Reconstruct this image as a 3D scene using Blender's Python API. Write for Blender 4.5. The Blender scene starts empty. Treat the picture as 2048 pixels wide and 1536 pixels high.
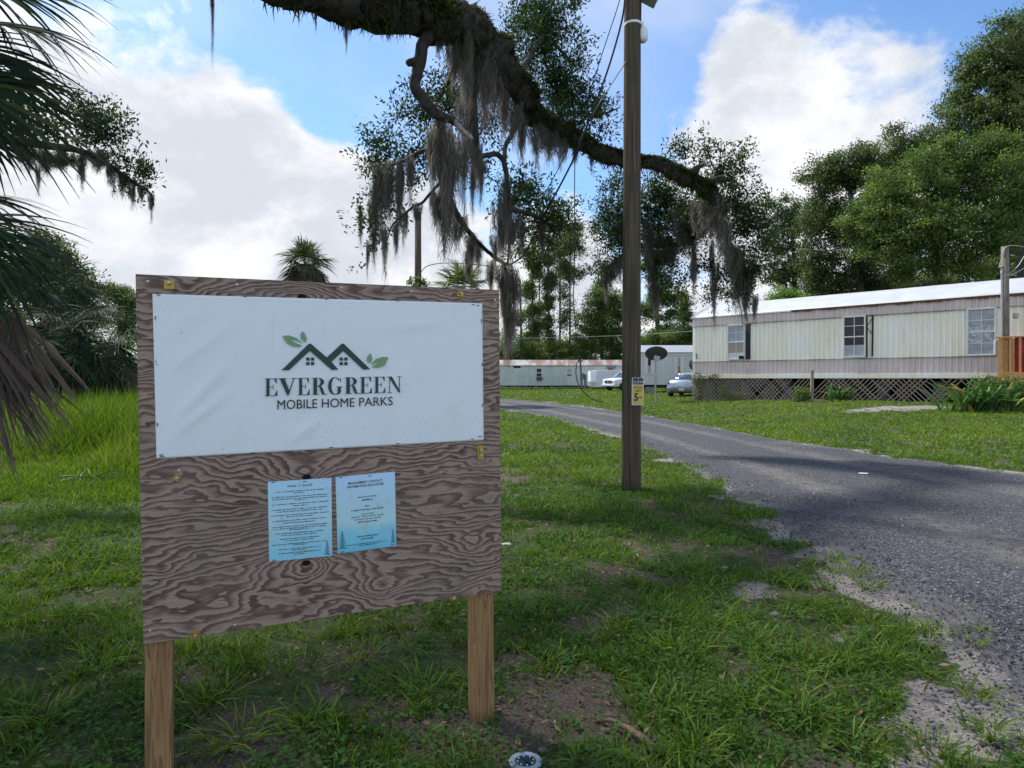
import bpy, bmesh, math, random
import numpy as np
from mathutils import Vector, Matrix
R = math.radians
random.seed(7)
rng = np.random.default_rng(11)
SC = bpy.context.scene
COL = SC.collection
F, CZ, HV, UC = 1365.0, 1.38, 757.0, 1024.0     # focal length in photo pixels, eye height, horizon row, centre column

# ------------------------------------------------------------------ numeric noise
def _hash(i, j, s):
    n = (i * 374761393 + j * 668265263 + s * 1442695041) & 0xFFFFFFFF
    n = ((n ^ (n >> 13)) * 1274126177) & 0xFFFFFFFF
    return ((n ^ (n >> 16)) & 0xFFFF) / 65535.0
def vnoise(x, y, s=0):
    x = np.asarray(x, float); y = np.asarray(y, float)
    i = np.floor(x).astype(np.int64); j = np.floor(y).astype(np.int64)
    fx = x - i; fy = y - j
    fx = fx * fx * (3 - 2 * fx); fy = fy * fy * (3 - 2 * fy)
    a = _hash(i, j, s); b = _hash(i + 1, j, s); c = _hash(i, j + 1, s); d = _hash(i + 1, j + 1, s)
    return (a * (1 - fx) + b * fx) * (1 - fy) + (c * (1 - fx) + d * fx) * fy
def fbm(x, y, s=0, o=4):
    t = 0; a = .5; n = 0
    for k in range(o):
        t = t + a * vnoise(np.asarray(x) * 2 ** k, np.asarray(y) * 2 ** k, s + k); n += a; a *= .5
    return t / n
def ss(a, b, x):
    t = np.clip((np.asarray(x, float) - a) / (b - a), 0, 1)
    return t * t * (3 - 2 * t)

# ------------------------------------------------------------------ ground height and photo geometry
def G(x, y):
    return .10 * ss(20, 45, y) + .42 * ss(3, 16, x) * ss(12, 24, y) * (1 - .6 * ss(30, 60, y))
def P(u, v, Y):
    return np.array([(u - UC) / F * Y, Y, CZ - (v - HV) / F * Y])
def gpt(u, v):
    Y = CZ * F / (v - HV)
    for _ in range(40):
        Y = .5 * Y + .5 * (CZ - float(G((u - UC) / F * Y, Y))) * F / (v - HV)
    x = (u - UC) / F * Y
    return np.array([x, Y, float(G(x, Y))])

# ------------------------------------------------------------------ object helpers
class MB:
    def __init__(s): s.v = []; s.f = []
    def add(s, v, f):
        n = len(s.v); s.v.extend([tuple(map(float, p)) for p in v]); s.f.extend([tuple(n + i for i in q) for q in f]); return s
    def box(s, c, d, M=None, bev=0):
        x, y, z = d[0] / 2, d[1] / 2, d[2] / 2
        if bev:
            bm = bmesh.new(); bmesh.ops.create_cube(bm, size=1)
            for w in bm.verts: w.co = Vector((w.co.x * d[0], w.co.y * d[1], w.co.z * d[2]))
            bmesh.ops.bevel(bm, geom=bm.edges[:], offset=bev, segments=2, affect='EDGES', profile=.6)
            bm.verts.index_update()
            v = [w.co.copy() for w in bm.verts]; f = [[w.index for w in q.verts] for q in bm.faces]; bm.free()
        else:
            v = [Vector((i * x, j * y, k * z)) for k in (-1, 1) for i, j in ((-1, -1), (1, -1), (1, 1), (-1, 1))]
            f = [(3, 2, 1, 0), (4, 5, 6, 7), (0, 1, 5, 4), (1, 2, 6, 5), (2, 3, 7, 6), (3, 0, 4, 7)]
        if M is not None: v = [M @ p for p in v]
        return s.add([(p[0] + c[0], p[1] + c[1], p[2] + c[2]) for p in v], f)
    def bar(s, a, b, w, h, up=(0, 0, 1)):
        a = Vector(a); b = Vector(b); d = b - a; L = d.length; d.normalize()
        u = Vector(up); sd = d.cross(u)
        if sd.length < 1e-4: sd = d.cross(Vector((1, 0, 0)))
        sd.normalize(); u = sd.cross(d)
        M = Matrix((sd, d, u)).transposed()
        return s.box((a + b) / 2, (w, L, h), M)
    def tube(s, pts, rad, n=8, cap=True, jit=0):
        pts = [Vector(p) for p in pts]
        if not hasattr(rad, '__len__'): rad = [rad] * len(pts)
        V = []; Fc = []; up = None
        for i, p in enumerate(pts):
            t = (pts[min(i + 1, len(pts) - 1)] - pts[max(i - 1, 0)]).normalized()
            if up is None:
                up = Vector((0, 0, 1)) if abs(t.z) < .9 else Vector((1, 0, 0))
            sd = t.cross(up).normalized(); up = sd.cross(t).normalized()
            for k in range(n):
                a = 2 * math.pi * k / n; r = rad[i] * (1 + (random.uniform(-jit, jit) if jit else 0))
                V.append(p + sd * math.cos(a) * r + up * math.sin(a) * r)
        for i in range(len(pts) - 1):
            for k in range(n):
                a = i * n + k; b = i * n + (k + 1) % n
                Fc.append((a, b, b + n, a + n))
        if cap:
            Fc.append(tuple(range(n - 1, -1, -1))); Fc.append(tuple((len(pts) - 1) * n + k for k in range(n)))
        return s.add(V, Fc)
    def lathe(s, prof, c=(0, 0, 0), n=20, M=None):
        V = []; Fc = []
        for r, z in prof:
            for k in range(n):
                a = 2 * math.pi * k / n; V.append(Vector((r * math.cos(a), r * math.sin(a), z)))
        for i in range(len(prof) - 1):
            for k in range(n):
                a = i * n + k; b = i * n + (k + 1) % n; Fc.append((a, b, b + n, a + n))
        Fc.append(tuple(range(n - 1, -1, -1))); Fc.append(tuple((len(prof) - 1) * n + k for k in range(n)))
        if M is not None: V = [M @ p for p in V]
        return s.add([(p[0] + c[0], p[1] + c[1], p[2] + c[2]) for p in V], Fc)

def tag(o, label=None, cat=None, group=None, kind=None):
    for k, v in (('label', label), ('category', cat), ('group', group), ('kind', kind)):
        if v: o[k] = v
    return o
def thing(name, label, cat, loc=(0, 0, 0), rz=0, group=None):
    o = bpy.data.objects.new(name, None); COL.objects.link(o)
    o.location = loc; o.rotation_euler = (0, 0, rz); o.empty_display_size = .2
    return tag(o, label, cat, group)
def _link(name, me, m, parent, smooth):
    if m is not None: me.materials.append(m)
    if smooth:
        me.polygons.foreach_set('use_smooth', [True] * len(me.polygons))
    o = bpy.data.objects.new(name, me); COL.objects.link(o)
    if parent is not None: o.parent = parent
    return o
def inv_of(root):
    M = Matrix.Identity(4); r = root; 
    chain = []
    while r is not None: chain.append(r); r = r.parent
    for r in reversed(chain): M = M @ Matrix.Translation(r.location) @ r.rotation_euler.to_matrix().to_4x4()
    return M.inverted()
def obj(name, mb, m, parent=None, smooth=False, world=False, label=None, origin=None):
    V = mb.v
    if world and parent is not None:
        I = inv_of(parent); V = [tuple(I @ Vector(p)) for p in V]
    if origin is not None: V = [(p[0] - origin[0], p[1] - origin[1], p[2] - origin[2]) for p in V]
    me = bpy.data.meshes.new(name); me.from_pydata(V, [], mb.f); me.update()
    o = _link(name, me, m, parent, smooth)
    if origin is not None: o.location = origin
    if label: o['label'] = label
    return o
def npobj(name, V, faces_k, m, parent=None, rnd=None, world=True, smooth=False, kind=None):
    """V (n,3) float; faces_k: list of int arrays (m,k); one mesh built fast"""
    V = np.ascontiguousarray(V, dtype=np.float32)
    if world and parent is not None:
        I = np.array(inv_of(parent)); V = (V @ I[:3, :3].T + I[:3, 3]).astype(np.float32)
    me = bpy.data.meshes.new(name)
    me.vertices.add(len(V)); me.vertices.foreach_set('co', V.ravel())
    loops = np.concatenate([f.ravel() for f in faces_k]).astype(np.int32)
    tot = np.concatenate([np.full(len(f), f.shape[1], np.int32) for f in faces_k])
    st = np.concatenate([[0], np.cumsum(tot)[:-1]]).astype(np.int32)
    me.loops.add(len(loops)); me.loops.foreach_set('vertex_index', loops)
    me.polygons.add(len(tot)); me.polygons.foreach_set('loop_start', st); me.polygons.foreach_set('loop_total', tot)
    if rnd is not None:
        at = me.attributes.new('rnd', 'FLOAT', 'POINT'); at.data.foreach_set('value', np.ascontiguousarray(rnd, dtype=np.float32))
    me.update(calc_edges=True)
    o = _link(name, me, m, parent, smooth)
    if kind: o['kind'] = kind
    return o
def dup(root, loc, rz=None, label=None, group=None, scale=None):
    r = root.copy(); COL.objects.link(r); r.location = loc
    if rz is not None: r.rotation_euler = (0, 0, rz)
    if scale: r.scale = scale
    if label: r['label'] = label
    if group: r['group'] = group
    for ch in list(root.children):
        c = ch.copy(); COL.objects.link(c); c.parent = r
        for g in ch.children:
            d = g.copy(); COL.objects.link(d); d.parent = c
    return r

# ------------------------------------------------------------------ materials
class NT:
    def __init__(s, name):
        s.m = bpy.data.materials.new(name); s.m.use_nodes = True
        s.t = s.m.node_tree; s.t.nodes.clear()
        s.out = s.n('ShaderNodeOutputMaterial')
    def n(s, typ, **kw):
        d = s.t.nodes.new(typ)
        for k, v in kw.items():
            if k.startswith('_'): setattr(d, k[1:], v)
        return d
    def l(s, a, b): s.t.links.new(a, b)
    def val(s, d, k, v):
        if hasattr(v, 'is_linked') or isinstance(v, bpy.types.NodeSocket): s.l(v, d.inputs[k])
        else: d.inputs[k].default_value = v
    def coord(s, kind='Object', scale=(1, 1, 1)):
        c = s.n('ShaderNodeTexCoord'); mp = s.n('ShaderNodeMapping'); s.l(c.outputs[kind], mp.inputs['Vector'])
        mp.inputs['Scale'].default_value = scale; return mp.outputs[0]
    def noise(s, vec, scale, detail=4, rough=.55, dist=0):
        d = s.n('ShaderNodeTexNoise'); s.l(vec, d.inputs['Vector'])
        d.inputs['Scale'].default_value = scale; d.inputs['Detail'].default_value = detail
        d.inputs['Roughness'].default_value = rough; d.inputs['Distortion'].default_value = dist
        return d.outputs['Fac']
    def ramp(s, fac, stops, interp='LINEAR'):
        d = s.n('ShaderNodeValToRGB'); s.l(fac, d.inputs[0]); e = d.color_ramp.elements; d.color_ramp.interpolation = interp
        while len(e) < len(stops): e.new(.5)
        for k, (p, c) in enumerate(stops):
            e[k].position = p; e[k].color = tuple(c) + (1,) if hasattr(c, '__len__') else (c, c, c, 1)
        return d.outputs[0]
    def mix(s, fac, a, b, blend='MIX'):
        d = s.n('ShaderNodeMix', _data_type='RGBA', _blend_type=blend)
        s.val(d, 0, fac)
        for k, v in ((6, a), (7, b)):
            if isinstance(v, bpy.types.NodeSocket): s.l(v, d.inputs[k])
            else: d.inputs[k].default_value = tuple(v) + (1,)
        return d.outputs[2]
    def math(s, op, a, b=0, c=None, clamp=False):
        d = s.n('ShaderNodeMath', _operation=op, _use_clamp=clamp); s.val(d, 0, a); s.val(d, 1, b)
        if c is not None: s.val(d, 2, c)
        return d.outputs[0]
    def mapr(s, v, a, b, c=0, d=1):
        q = s.n('ShaderNodeMapRange', _interpolation_type='SMOOTHSTEP'); s.l(v, q.inputs[0])
        for k, x in zip((1, 2, 3, 4), (a, b, c, d)): q.inputs[k].default_value = x
        return q.outputs[0]
    def bump(s, h, strength=.3, dist=.02):
        d = s.n('ShaderNodeBump'); s.l(h, d.inputs['Height']); d.inputs['Strength'].default_value = strength; d.inputs['Distance'].default_value = dist
        return d.outputs[0]
    def bsdf(s, col, rough=.6, metal=0, normal=None, spec=.4, **kw):
        d = s.n('ShaderNodeBsdfPrincipled')
        if isinstance(col, bpy.types.NodeSocket): s.l(col, d.inputs['Base Color'])
        else: d.inputs['Base Color'].default_value = tuple(col) + (1,)
        s.val(d, 'Roughness', rough); s.val(d, 'Metallic', metal); s.val(d, 'Specular IOR Level', spec)
        for k, v in kw.items(): s.val(d, k, v)
        if normal is not None: s.l(normal, d.inputs['Normal'])
        return d.outputs[0]
    def end(s, sh): s.l(sh, s.out.inputs[0]); return s.m

def mat(name, c1, c2=None, scale=4, rough=.6, metal=0, bump=0, bscale=None, bdist=.01, stretch=(1, 1, 1), lo=.35, hi=.65, spec=.4, detail=6, dirt=None, dscale=1.5, dlo=.55, dhi=.75):
    t = NT(name); v = t.coord('Object', stretch)
    col = c1
    if c2 is not None:
        f = t.noise(v, scale, detail); col = t.ramp(f, [(lo, c1), (hi, c2)])
    if dirt is not None:
        f2 = t.mapr(t.noise(v, dscale, 6, .65), dlo, dhi); col = t.mix(f2, col, dirt)
    nr = t.bump(t.noise(v, bscale or scale * 4, 5, .6), bump, bdist) if bump else None
    return t.end(t.bsdf(col, rough, metal, nr, spec))
def foliage(name, stops, trans=.35, rough=.5, spec=.25, tcol=None):
    t = NT(name); a = t.n('ShaderNodeAttribute', _attribute_name='rnd')
    col = t.ramp(a.outputs['Fac'], stops)
    b = t.bsdf(col, rough, 0, None, spec)
    tr = t.n('ShaderNodeBsdfTranslucent')
    hs = t.n('ShaderNodeHueSaturation'); t.l(col, hs.inputs['Color']); hs.inputs['Value'].default_value = 1.35; hs.inputs['Saturation'].default_value = 1.1; hs.inputs['Hue'].default_value = .485
    t.l(hs.outputs[0], tr.inputs[0])
    mx = t.n('ShaderNodeMixShader'); mx.inputs[0].default_value = trans; t.l(b, mx.inputs[1]); t.l(tr.outputs[0], mx.inputs[2])
    return t.end(mx.outputs[0])

# ------------------------------------------------------------------ leaf and blade meshes
def unit(a): return a / np.maximum(np.linalg.norm(a, axis=-1, keepdims=True), 1e-9)
def leaf_arrays(pos, d, nrm, L, W, rnd, fold=.0):
    d = unit(d); s = unit(np.cross(d, nrm)); L = np.broadcast_to(L, len(pos))[:, None]; W = np.broadcast_to(W, len(pos))[:, None]
    up = np.cross(s, d)
    m = pos + d * L * .5
    V = np.stack([pos, m + s * W * .5 + up * W * fold, pos + d * L, m - s * W * .5 + up * W * fold], 1).reshape(-1, 3)
    Fq = np.arange(len(pos) * 4).reshape(-1, 4)
    return V, Fq, np.repeat(rnd, 4)
def leaves(name, pos, d, nrm, L, W, rnd, m, parent=None, fold=.15, kind=None):
    V, Fq, r = leaf_arrays(pos, d, nrm, L, W, rnd, fold)
    return npobj(name, V, [Fq], m, parent, r, kind=kind)
def blades(name, base, d, L, W, bend, rnd, m, parent=None, kind=None, segs=2):
    """curved tapering ribbons: base (n,3), initial direction d, bend vector (n,3) added with t^2"""
    n = len(base); d = unit(d); up = np.array([0, 0, 1.0])
    a = rng.uniform(0, 2 * np.pi, n); s = np.stack([np.cos(a), np.sin(a), np.zeros(n)], 1)
    s = unit(s - d * (s * d).sum(1, keepdims=True))
    L = np.broadcast_to(L, n)[:, None]; W = np.broadcast_to(W, n)[:, None]
    rows = []
    for k in range(segs):
        t = k / segs; p = base + d * L * t + bend * L * t * t; w = W * .5 * (1 - .35 * t)
        rows += [p - s * w, p + s * w]
    rows.append(base + d * L + bend * L)
    V = np.stack(rows, 1).reshape(-1, 3); q = 2 * segs + 1
    i0 = (np.arange(n) * q)[:, None]
    fs = [i0 + np.array([[2 * k, 2 * k + 1, 2 * k + 3, 2 * k + 2]]) for k in range(segs - 1)]
    tri = i0 + np.array([[2 * segs - 2, 2 * segs - 1, 2 * segs]])
    return npobj(name, V, ([np.concatenate(fs)] if fs else []) + [tri], m, parent, np.repeat(rnd, q), kind=kind)

class Frame:
    """vertical plane through two plan points; maps photo pixels to plane coordinates (s along, z height above root)"""
    def __init__(s, p0, a, z0=0):
        s.p0 = np.array(p0[:2], float); s.a = np.array(a[:2], float) / np.linalg.norm(a[:2]); s.z0 = z0
        s.rz = math.atan2(s.a[1], s.a[0])
    def px(s, u, v, off=0):
        k = (u - UC) / F; b = np.array([-s.a[1], s.a[0]]); p = s.p0 + b * off
        # p + t a = Y (k,1)
        A = np.array([[s.a[0], -k], [s.a[1], -1.0]]); t, Y = np.linalg.solve(A, -p)
        return float(t), float(CZ - (v - HV) / F * Y - s.z0)
def text_pts(body, bold=0.0, spacing=1.0):
    cu = bpy.data.curves.new('tmp_text', 'FONT'); cu.body = body; cu.offset = bold; cu.space_character = spacing; cu.resolution_u = 3
    o = bpy.data.objects.new('tmp_text', cu); COL.objects.link(o)
    bpy.context.view_layer.update()
    me = bpy.data.meshes.new_from_object(o.evaluated_get(bpy.context.evaluated_depsgraph_get()))
    V = np.array([v.co[:] for v in me.vertices]); Fc = [tuple(p.vertices) for p in me.polygons]
    bpy.data.objects.remove(o); bpy.data.curves.remove(cu); bpy.data.meshes.remove(me)
    V = V[:, :2] - V[:, :2].min(0); V = V / V.max(0)
    return V, Fc
def quad(q, a, b):
    """q = pixel corners bl, br, tr, tl"""
    q = np.array(q, float); a = np.asarray(a)[..., None]; b = np.asarray(b)[..., None]
    return q[0] * (1 - a) * (1 - b) + q[1] * a * (1 - b) + q[2] * a * b + q[3] * (1 - a) * b
def flat_polys(mb, fr, polys, off, jitter=0.0):
    for k, pl in enumerate(polys):
        pts = [fr.px(u, v) for u, v in pl]
        V = [Vector((s_, off - jitter * (k % 5), z_)) for s_, z_ in pts]
        from mathutils.geometry import tessellate_polygon
        tris = tessellate_polygon([V])
        mb.add(V, tris)
def put_text(mb, fr, body, q, off, bold=0, spacing=1):
    V, Fc = text_pts(body, bold, spacing)
    p = quad(q, V[:, 0], V[:, 1])
    mb.add([(lambda t: (t[0], off, t[1]))(fr.px(u, v)) for u, v in p], Fc)
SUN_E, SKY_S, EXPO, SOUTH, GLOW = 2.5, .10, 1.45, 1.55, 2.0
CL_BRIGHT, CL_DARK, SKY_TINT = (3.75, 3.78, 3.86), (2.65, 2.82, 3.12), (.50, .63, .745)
CLOUDS = [(300, 340, 390, .28), (620, 420, 280, .30), (150, 560, 500, .26), (700, 580, 380, .16), (1430, 60, 260, .19), (1540, 300, 330, .21), (1860, 240, 260, .16), (1050, 560, 300, .1), (330, 60, 160, .06),
          (480, 90, 300, -.18), (680, 80, 280, -.16), (800, 190, 220, -.20), (1180, 130, 300, -.22), (1100, 400, 240, -.10), (1790, 40, 260, -.20), (1330, 235, 120, -.16)]
# ================================================================== GROUND, ROAD, GRASS
LE = np.array([gpt(*p)[:2] for p in ((600, 806), (800, 811), (1000, 818), (1100, 835), (1250, 878), (1350, 925), (1420, 960), (1520, 1030), (1620, 1100), (1720, 1175), (1830, 1235), (1950, 1310), (2048, 1400), (2300, 1620))])
RE = np.array([gpt(*p)[:2] for p in ((600, 790), (800, 793), (1000, 797), (1100, 805), (1250, 824), (1400, 850), (1600, 885), (1800, 915), (2048, 945), (2350, 985), (2600, 1020), (3200, 1090), (4000, 1180), (5200, 1330))])
def resample(pl, n, per=None):
    d = np.r_[0, np.cumsum(np.linalg.norm(np.diff(pl, axis=0), axis=1))] if per is None else per
    t = np.linspace(0, d[-1], n); return np.stack([np.interp(t, d, pl[:, 0]), np.interp(t, d, pl[:, 1])], 1)
def dist_poly(x, y, pl):
    """signed distance to polyline (left of travel direction positive)"""
    best = np.full(x.shape, 1e9); sg = np.ones(x.shape)
    for a, b in zip(pl[:-1], pl[1:]):
        d = b - a; L2 = d @ d; t = np.clip(((x - a[0]) * d[0] + (y - a[1]) * d[1]) / L2, 0, 1)
        dx = x - a[0] - t * d[0]; dy = y - a[1] - t * d[1]; q = np.hypot(dx, dy)
        c = d[0] * dy - d[1] * dx
        m = q < best; best = np.where(m, q, best); sg = np.where(m, np.sign(c), sg)
    return best * sg
def blob(x, y, u, v, ru, rv):
    """patch given in the photo, as an ellipse on the ground"""
    c = gpt(u, v); du = ru / F * c[1]; dv = abs(gpt(u, v - rv)[1] - c[1])
    return np.exp(-(((x - c[0] - (y - c[1]) * c[0] / c[1]) / du) ** 2 + ((y - c[1]) / dv) ** 2))
def masks(x, y):
    dl = dist_poly(x, y, LE)          # negative: to the right of the left edge when walking toward the camera -> check sign below
    dr = dist_poly(x, y, RE)
    road = np.minimum(dl * SGL, dr * SGR)   # >0 inside
    n = fbm(x * 1.3, y * 1.3, 3) - .5; n2 = fbm(x * 5, y * 5, 9) - .5
    edge = road + n * .9 + n2 * .55
    sand = ss(-.22, .30, edge)
    s2 = 1.5 * blob(x, y, 1800, 816, 95, 5) + .9 * blob(x, y, 1980, 1420, 160, 130) + .8 * blob(x, y, 1780, 1430, 130, 90) + .6 * blob(x, y, 1680, 1280, 130, 60) + .55 * blob(x, y, 1500, 1180, 90, 50)
    sand = np.clip(sand + ss(.25, .95, s2 + n * 1.1 + n2 * .9), 0, 1)
    b = (.75 * blob(x, y, 1440, 1040, 150, 30) + .8 * blob(x, y, 1300, 1008, 80, 20) + blob(x, y, 1230, 1170, 90, 55) + blob(x, y, 1440, 1330, 110, 55) + .6 * blob(x, y, 1130, 1400, 60, 28) + .6 * blob(x, y, 1180, 1430, 55, 26) + .6 * blob(x, y, 1230, 1465, 55, 26) + .6 * blob(x, y, 1275, 1505, 60, 28)
         + .9 * blob(x, y, 1060, 1380, 80, 40) + .7 * blob(x, y, 400, 1360, 60, 30) + .6 * blob(x, y, 760, 1420, 220, 50) + .7 * blob(x, y, 560, 1480, 220, 60) + .8 * blob(x, y, 1030, 940, 50, 15) + .5 * blob(x, y, 60, 1090, 120, 30)
         + .5 * blob(x, y, 640, 1350, 150, 40) + .6 * blob(x, y, 1560, 1130, 120, 40) + .7 * blob(x, y, 1620, 1400, 120, 70) + .5 * blob(x, y, 130, 1420, 150, 60) )
    n3 = fbm(x * 2.6, y * 2.6, 15) - .5; bare = ss(.42, .95, b * .95 + n * 1.0 + n3 * 2.2 + n2 * 1.3 + .08)
    return road, edge, sand, bare
# orientation signs from a point known to be on the road
_c = gpt(1700, 1000)[:2]
SGL = float(np.sign(dist_poly(np.array([_c[0]]), np.array([_c[1]]), LE)[0])); SGR = float(np.sign(dist_poly(np.array([_c[0]]), np.array([_c[1]]), RE)[0]))
def bumpy(x, y): return .035 * (fbm(x * .9, y * .9, 21) - .5) + .02 * (fbm(x * 4, y * 4, 25) - .5)
def grid_mesh(name, xs, ys, m, hole=None, kind='structure'):
    X, Y = np.meshgrid(xs, ys); x = X.ravel(); y = Y.ravel()
    road, edge, sand, bare = masks(x, y)
    z = G(x, y) + bumpy(x, y) * ss(-.2, .3, -edge) - .004 * 0
    me_v = np.stack([x, y, z], 1); nx = len(xs); ny = len(ys)
    i, j = np.meshgrid(np.arange(nx - 1), np.arange(ny - 1)); a = (j * nx + i).ravel()
    Fq = np.stack([a, a + 1, a + 1 + nx, a + nx], 1)
    if hole is not None:
        cx = me_v[Fq].mean(1); keep = ~((cx[:, 0] > hole[0]) & (cx[:, 0] < hole[1]) & (cx[:, 1] > hole[2]) & (cx[:, 1] < hole[3])); Fq = Fq[keep]
    o = npobj(name, me_v, [Fq], m, None, None, smooth=True)
    for nm, arr in (('sand', sand), ('bare', bare)):
        at = o.data.attributes.new(nm, 'FLOAT', 'POINT'); at.data.foreach_set('value', arr.astype(np.float32))
    return o
def ground_material():
    t = NT('ground_soil'); v = t.coord('Object')
    sand = t.n('ShaderNodeAttribute', _attribute_name='sand').outputs['Fac']; bare = t.n('ShaderNodeAttribute', _attribute_name='bare').outputs['Fac']
    n1 = t.noise(v, .8, 6); n2 = t.noise(v, 14, 5, .65); n3 = t.noise(v, 70, 3, .7)
    g = t.ramp(n2, [(.3, (.018, .036, .009)), (.5, (.042, .085, .016)), (.72, (.085, .12, .028))])
    g = t.mix(t.mapr(t.noise(v, 2.6, 5, .6), .48, .70), g, t.ramp(n3, [(.3, (.045, .036, .022)), (.7, (.13, .105, .065))]))
    g = t.mix(t.mapr(n3, .42, .60, .75, 0), g, (.022, .019, .011)); g = t.mix(t.mapr(t.noise(v, 38, 3, .6), .52, .66, 0, .55), g, (.10, .082, .045))
    soil = t.ramp(n3, [(.3, (.035, .026, .02)), (.55, (.085, .066, .052)), (.75, (.16, .135, .11))])
    sd = t.ramp(n3, [(.28, (.085, .076, .068)), (.5, (.225, .20, .18)), (.75, (.33, .30, .27))])
    pat = t.mapr(t.noise(v, 3.2, 6, .65), .45, .62); sd = t.mix(t.math('MULTIPLY', pat, .75), sd, t.ramp(n3, [(.3, (.03, .03, .035)), (.7, (.13, .125, .13))]))
    c = t.mix(t.mapr(t.math('ADD', bare, t.math('MULTIPLY', t.math('SUBTRACT', n2, .5), .8)), .3, .6), g, soil)
    c = t.mix(t.mapr(t.math('ADD', sand, t.math('MULTIPLY', t.math('SUBTRACT', n2, .5), .9)), .35, .65), c, sd)
    nr = t.bump(t.math('ADD', n2, t.math('MULTIPLY', n3, .5)), .7, .03)
    return t.end(t.bsdf(c, .95, 0, nr, .15))
def road_material():
    t = NT('crushed_gravel'); v = t.coord('Object')
    vo = t.n('ShaderNodeTexVoronoi'); t.l(v, vo.inputs['Vector']); vo.inputs['Scale'].default_value = 85
    vo2 = t.n('ShaderNodeTexVoronoi'); t.l(v, vo2.inputs['Vector']); vo2.inputs['Scale'].default_value = 34
    sep = t.n('ShaderNodeSeparateColor'); t.l(vo.outputs['Color'], sep.inputs[0])
    st = t.ramp(sep.outputs[0], [(0, (.016, .017, .020)), (.6, (.055, .058, .066)), (.9, (.105, .11, .122)), (1, (.26, .26, .27))])
    n1 = t.noise(v, .55, 6, .6); n2 = t.noise(v, 5, 6, .7)
    at = t.n('ShaderNodeAttribute', _attribute_name='sand').outputs['Fac']
    rut = t.math('ADD', t.math('MULTIPLY', n1, .6), t.math('MULTIPLY', at, .55))
    dust = t.ramp(n2, [(.3, (.085, .082, .085)), (.7, (.165, .155, .15))])
    c = t.mix(t.mapr(t.math('ADD', rut, t.math('MULTIPLY', t.math('SUBTRACT', n2, .5), .7)), .42, .95), st, dust)
    c = t.mix(t.mapr(t.noise(v, .22, 4), .56, .7, 0, .4), c, (.15, .125, .105))
    h = t.math('ADD', vo.outputs['Distance'], t.math('MULTIPLY', vo2.outputs['Distance'], .6))
    return t.end(t.bsdf(c, .85, 0, t.bump(h, .8, .02), .25))
MG = ground_material()
NX0, NX1, NY0, NY1 = -9.0, 15.0, .5, 32.0
grid_mesh('ground', np.linspace(NX0, NX1, 321), np.linspace(NY0, NY1, 421), MG)['kind'] = 'structure'
_fx = np.unique(np.r_[np.linspace(-260, NX0, 60), np.linspace(NX0, NX1, 25), np.linspace(NX1, 260, 60)]); _fy = np.unique(np.r_[np.linspace(-60, NY0, 20), np.linspace(NY0, NY1, 33), np.linspace(NY1, 420, 90)])
o = grid_mesh('ground', _fx, _fy, MG, hole=(NX0, NX1, NY0, NY1)); o['kind'] = 'structure'
# road sheet
nL, nW = 420, 48
per = np.r_[0, np.cumsum([.5 * (np.linalg.norm(LE[i + 1] - LE[i]) + np.linalg.norm(RE[i + 1] - RE[i])) ** .5 for i in range(len(LE) - 1)])]
rl = resample(LE, nL, per); rr = resample(RE, nL, per)
w = np.linspace(0, 1, nW)[None, :, None]
RP = rl[:, None] * (1 - w) + rr[:, None] * w
je = (fbm(rl[:, 0] * 2.5, rl[:, 1] * 2.5, 41) - .5) * .55 + (fbm(rl[:, 0] * 9, rl[:, 1] * 9, 43) - .5) * .25; jr = (fbm(rr[:, 0] * 1.5, rr[:, 1] * 1.5, 51) - .5) * 1.0
acr = rr - rl; acr = acr / np.linalg.norm(acr, axis=1, keepdims=True)
RP = RP + acr[:, None] * ((1 - w) ** 3 * je[:, None, None] + w ** 3 * jr[:, None, None])
x = RP[..., 0].ravel(); y = RP[..., 1].ravel(); wq = np.broadcast_to(w[..., 0], (nL, nW)).ravel()
crown = .03 * np.sin(np.pi * wq) - .018 * (np.exp(-((wq - .3) / .09) ** 2) + np.exp(-((wq - .72) / .09) ** 2)) * np.sin(np.pi * wq)
z = G(x, y) + .006 + np.maximum(bumpy(x, y) * ss(-.2, .3, -masks(x, y)[1]), 0) * (wq * (1 - wq) < .06) + np.maximum(crown, 0)
z = np.where((wq < .001) | (wq > .999), G(x, y) - .02, z)
a = (np.arange(nL - 1)[:, None] * nW + np.arange(nW - 1)[None]).ravel()
ro = npobj('gravel_road', np.stack([x, y, z], 1), [np.stack([a, a + 1, a + 1 + nW, a + nW], 1)], road_material(), None, None, smooth=True, kind='structure')
rut = np.exp(-((wq - .3) / .08) ** 2) + .9 * np.exp(-((wq - .72) / .08) ** 2) + ss(.12, 0, wq) + ss(.88, 1, wq)
at = ro.data.attributes.new('sand', 'FLOAT', 'POINT'); at.data.foreach_set('value', np.clip(rut, 0, 1).astype(np.float32))

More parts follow.
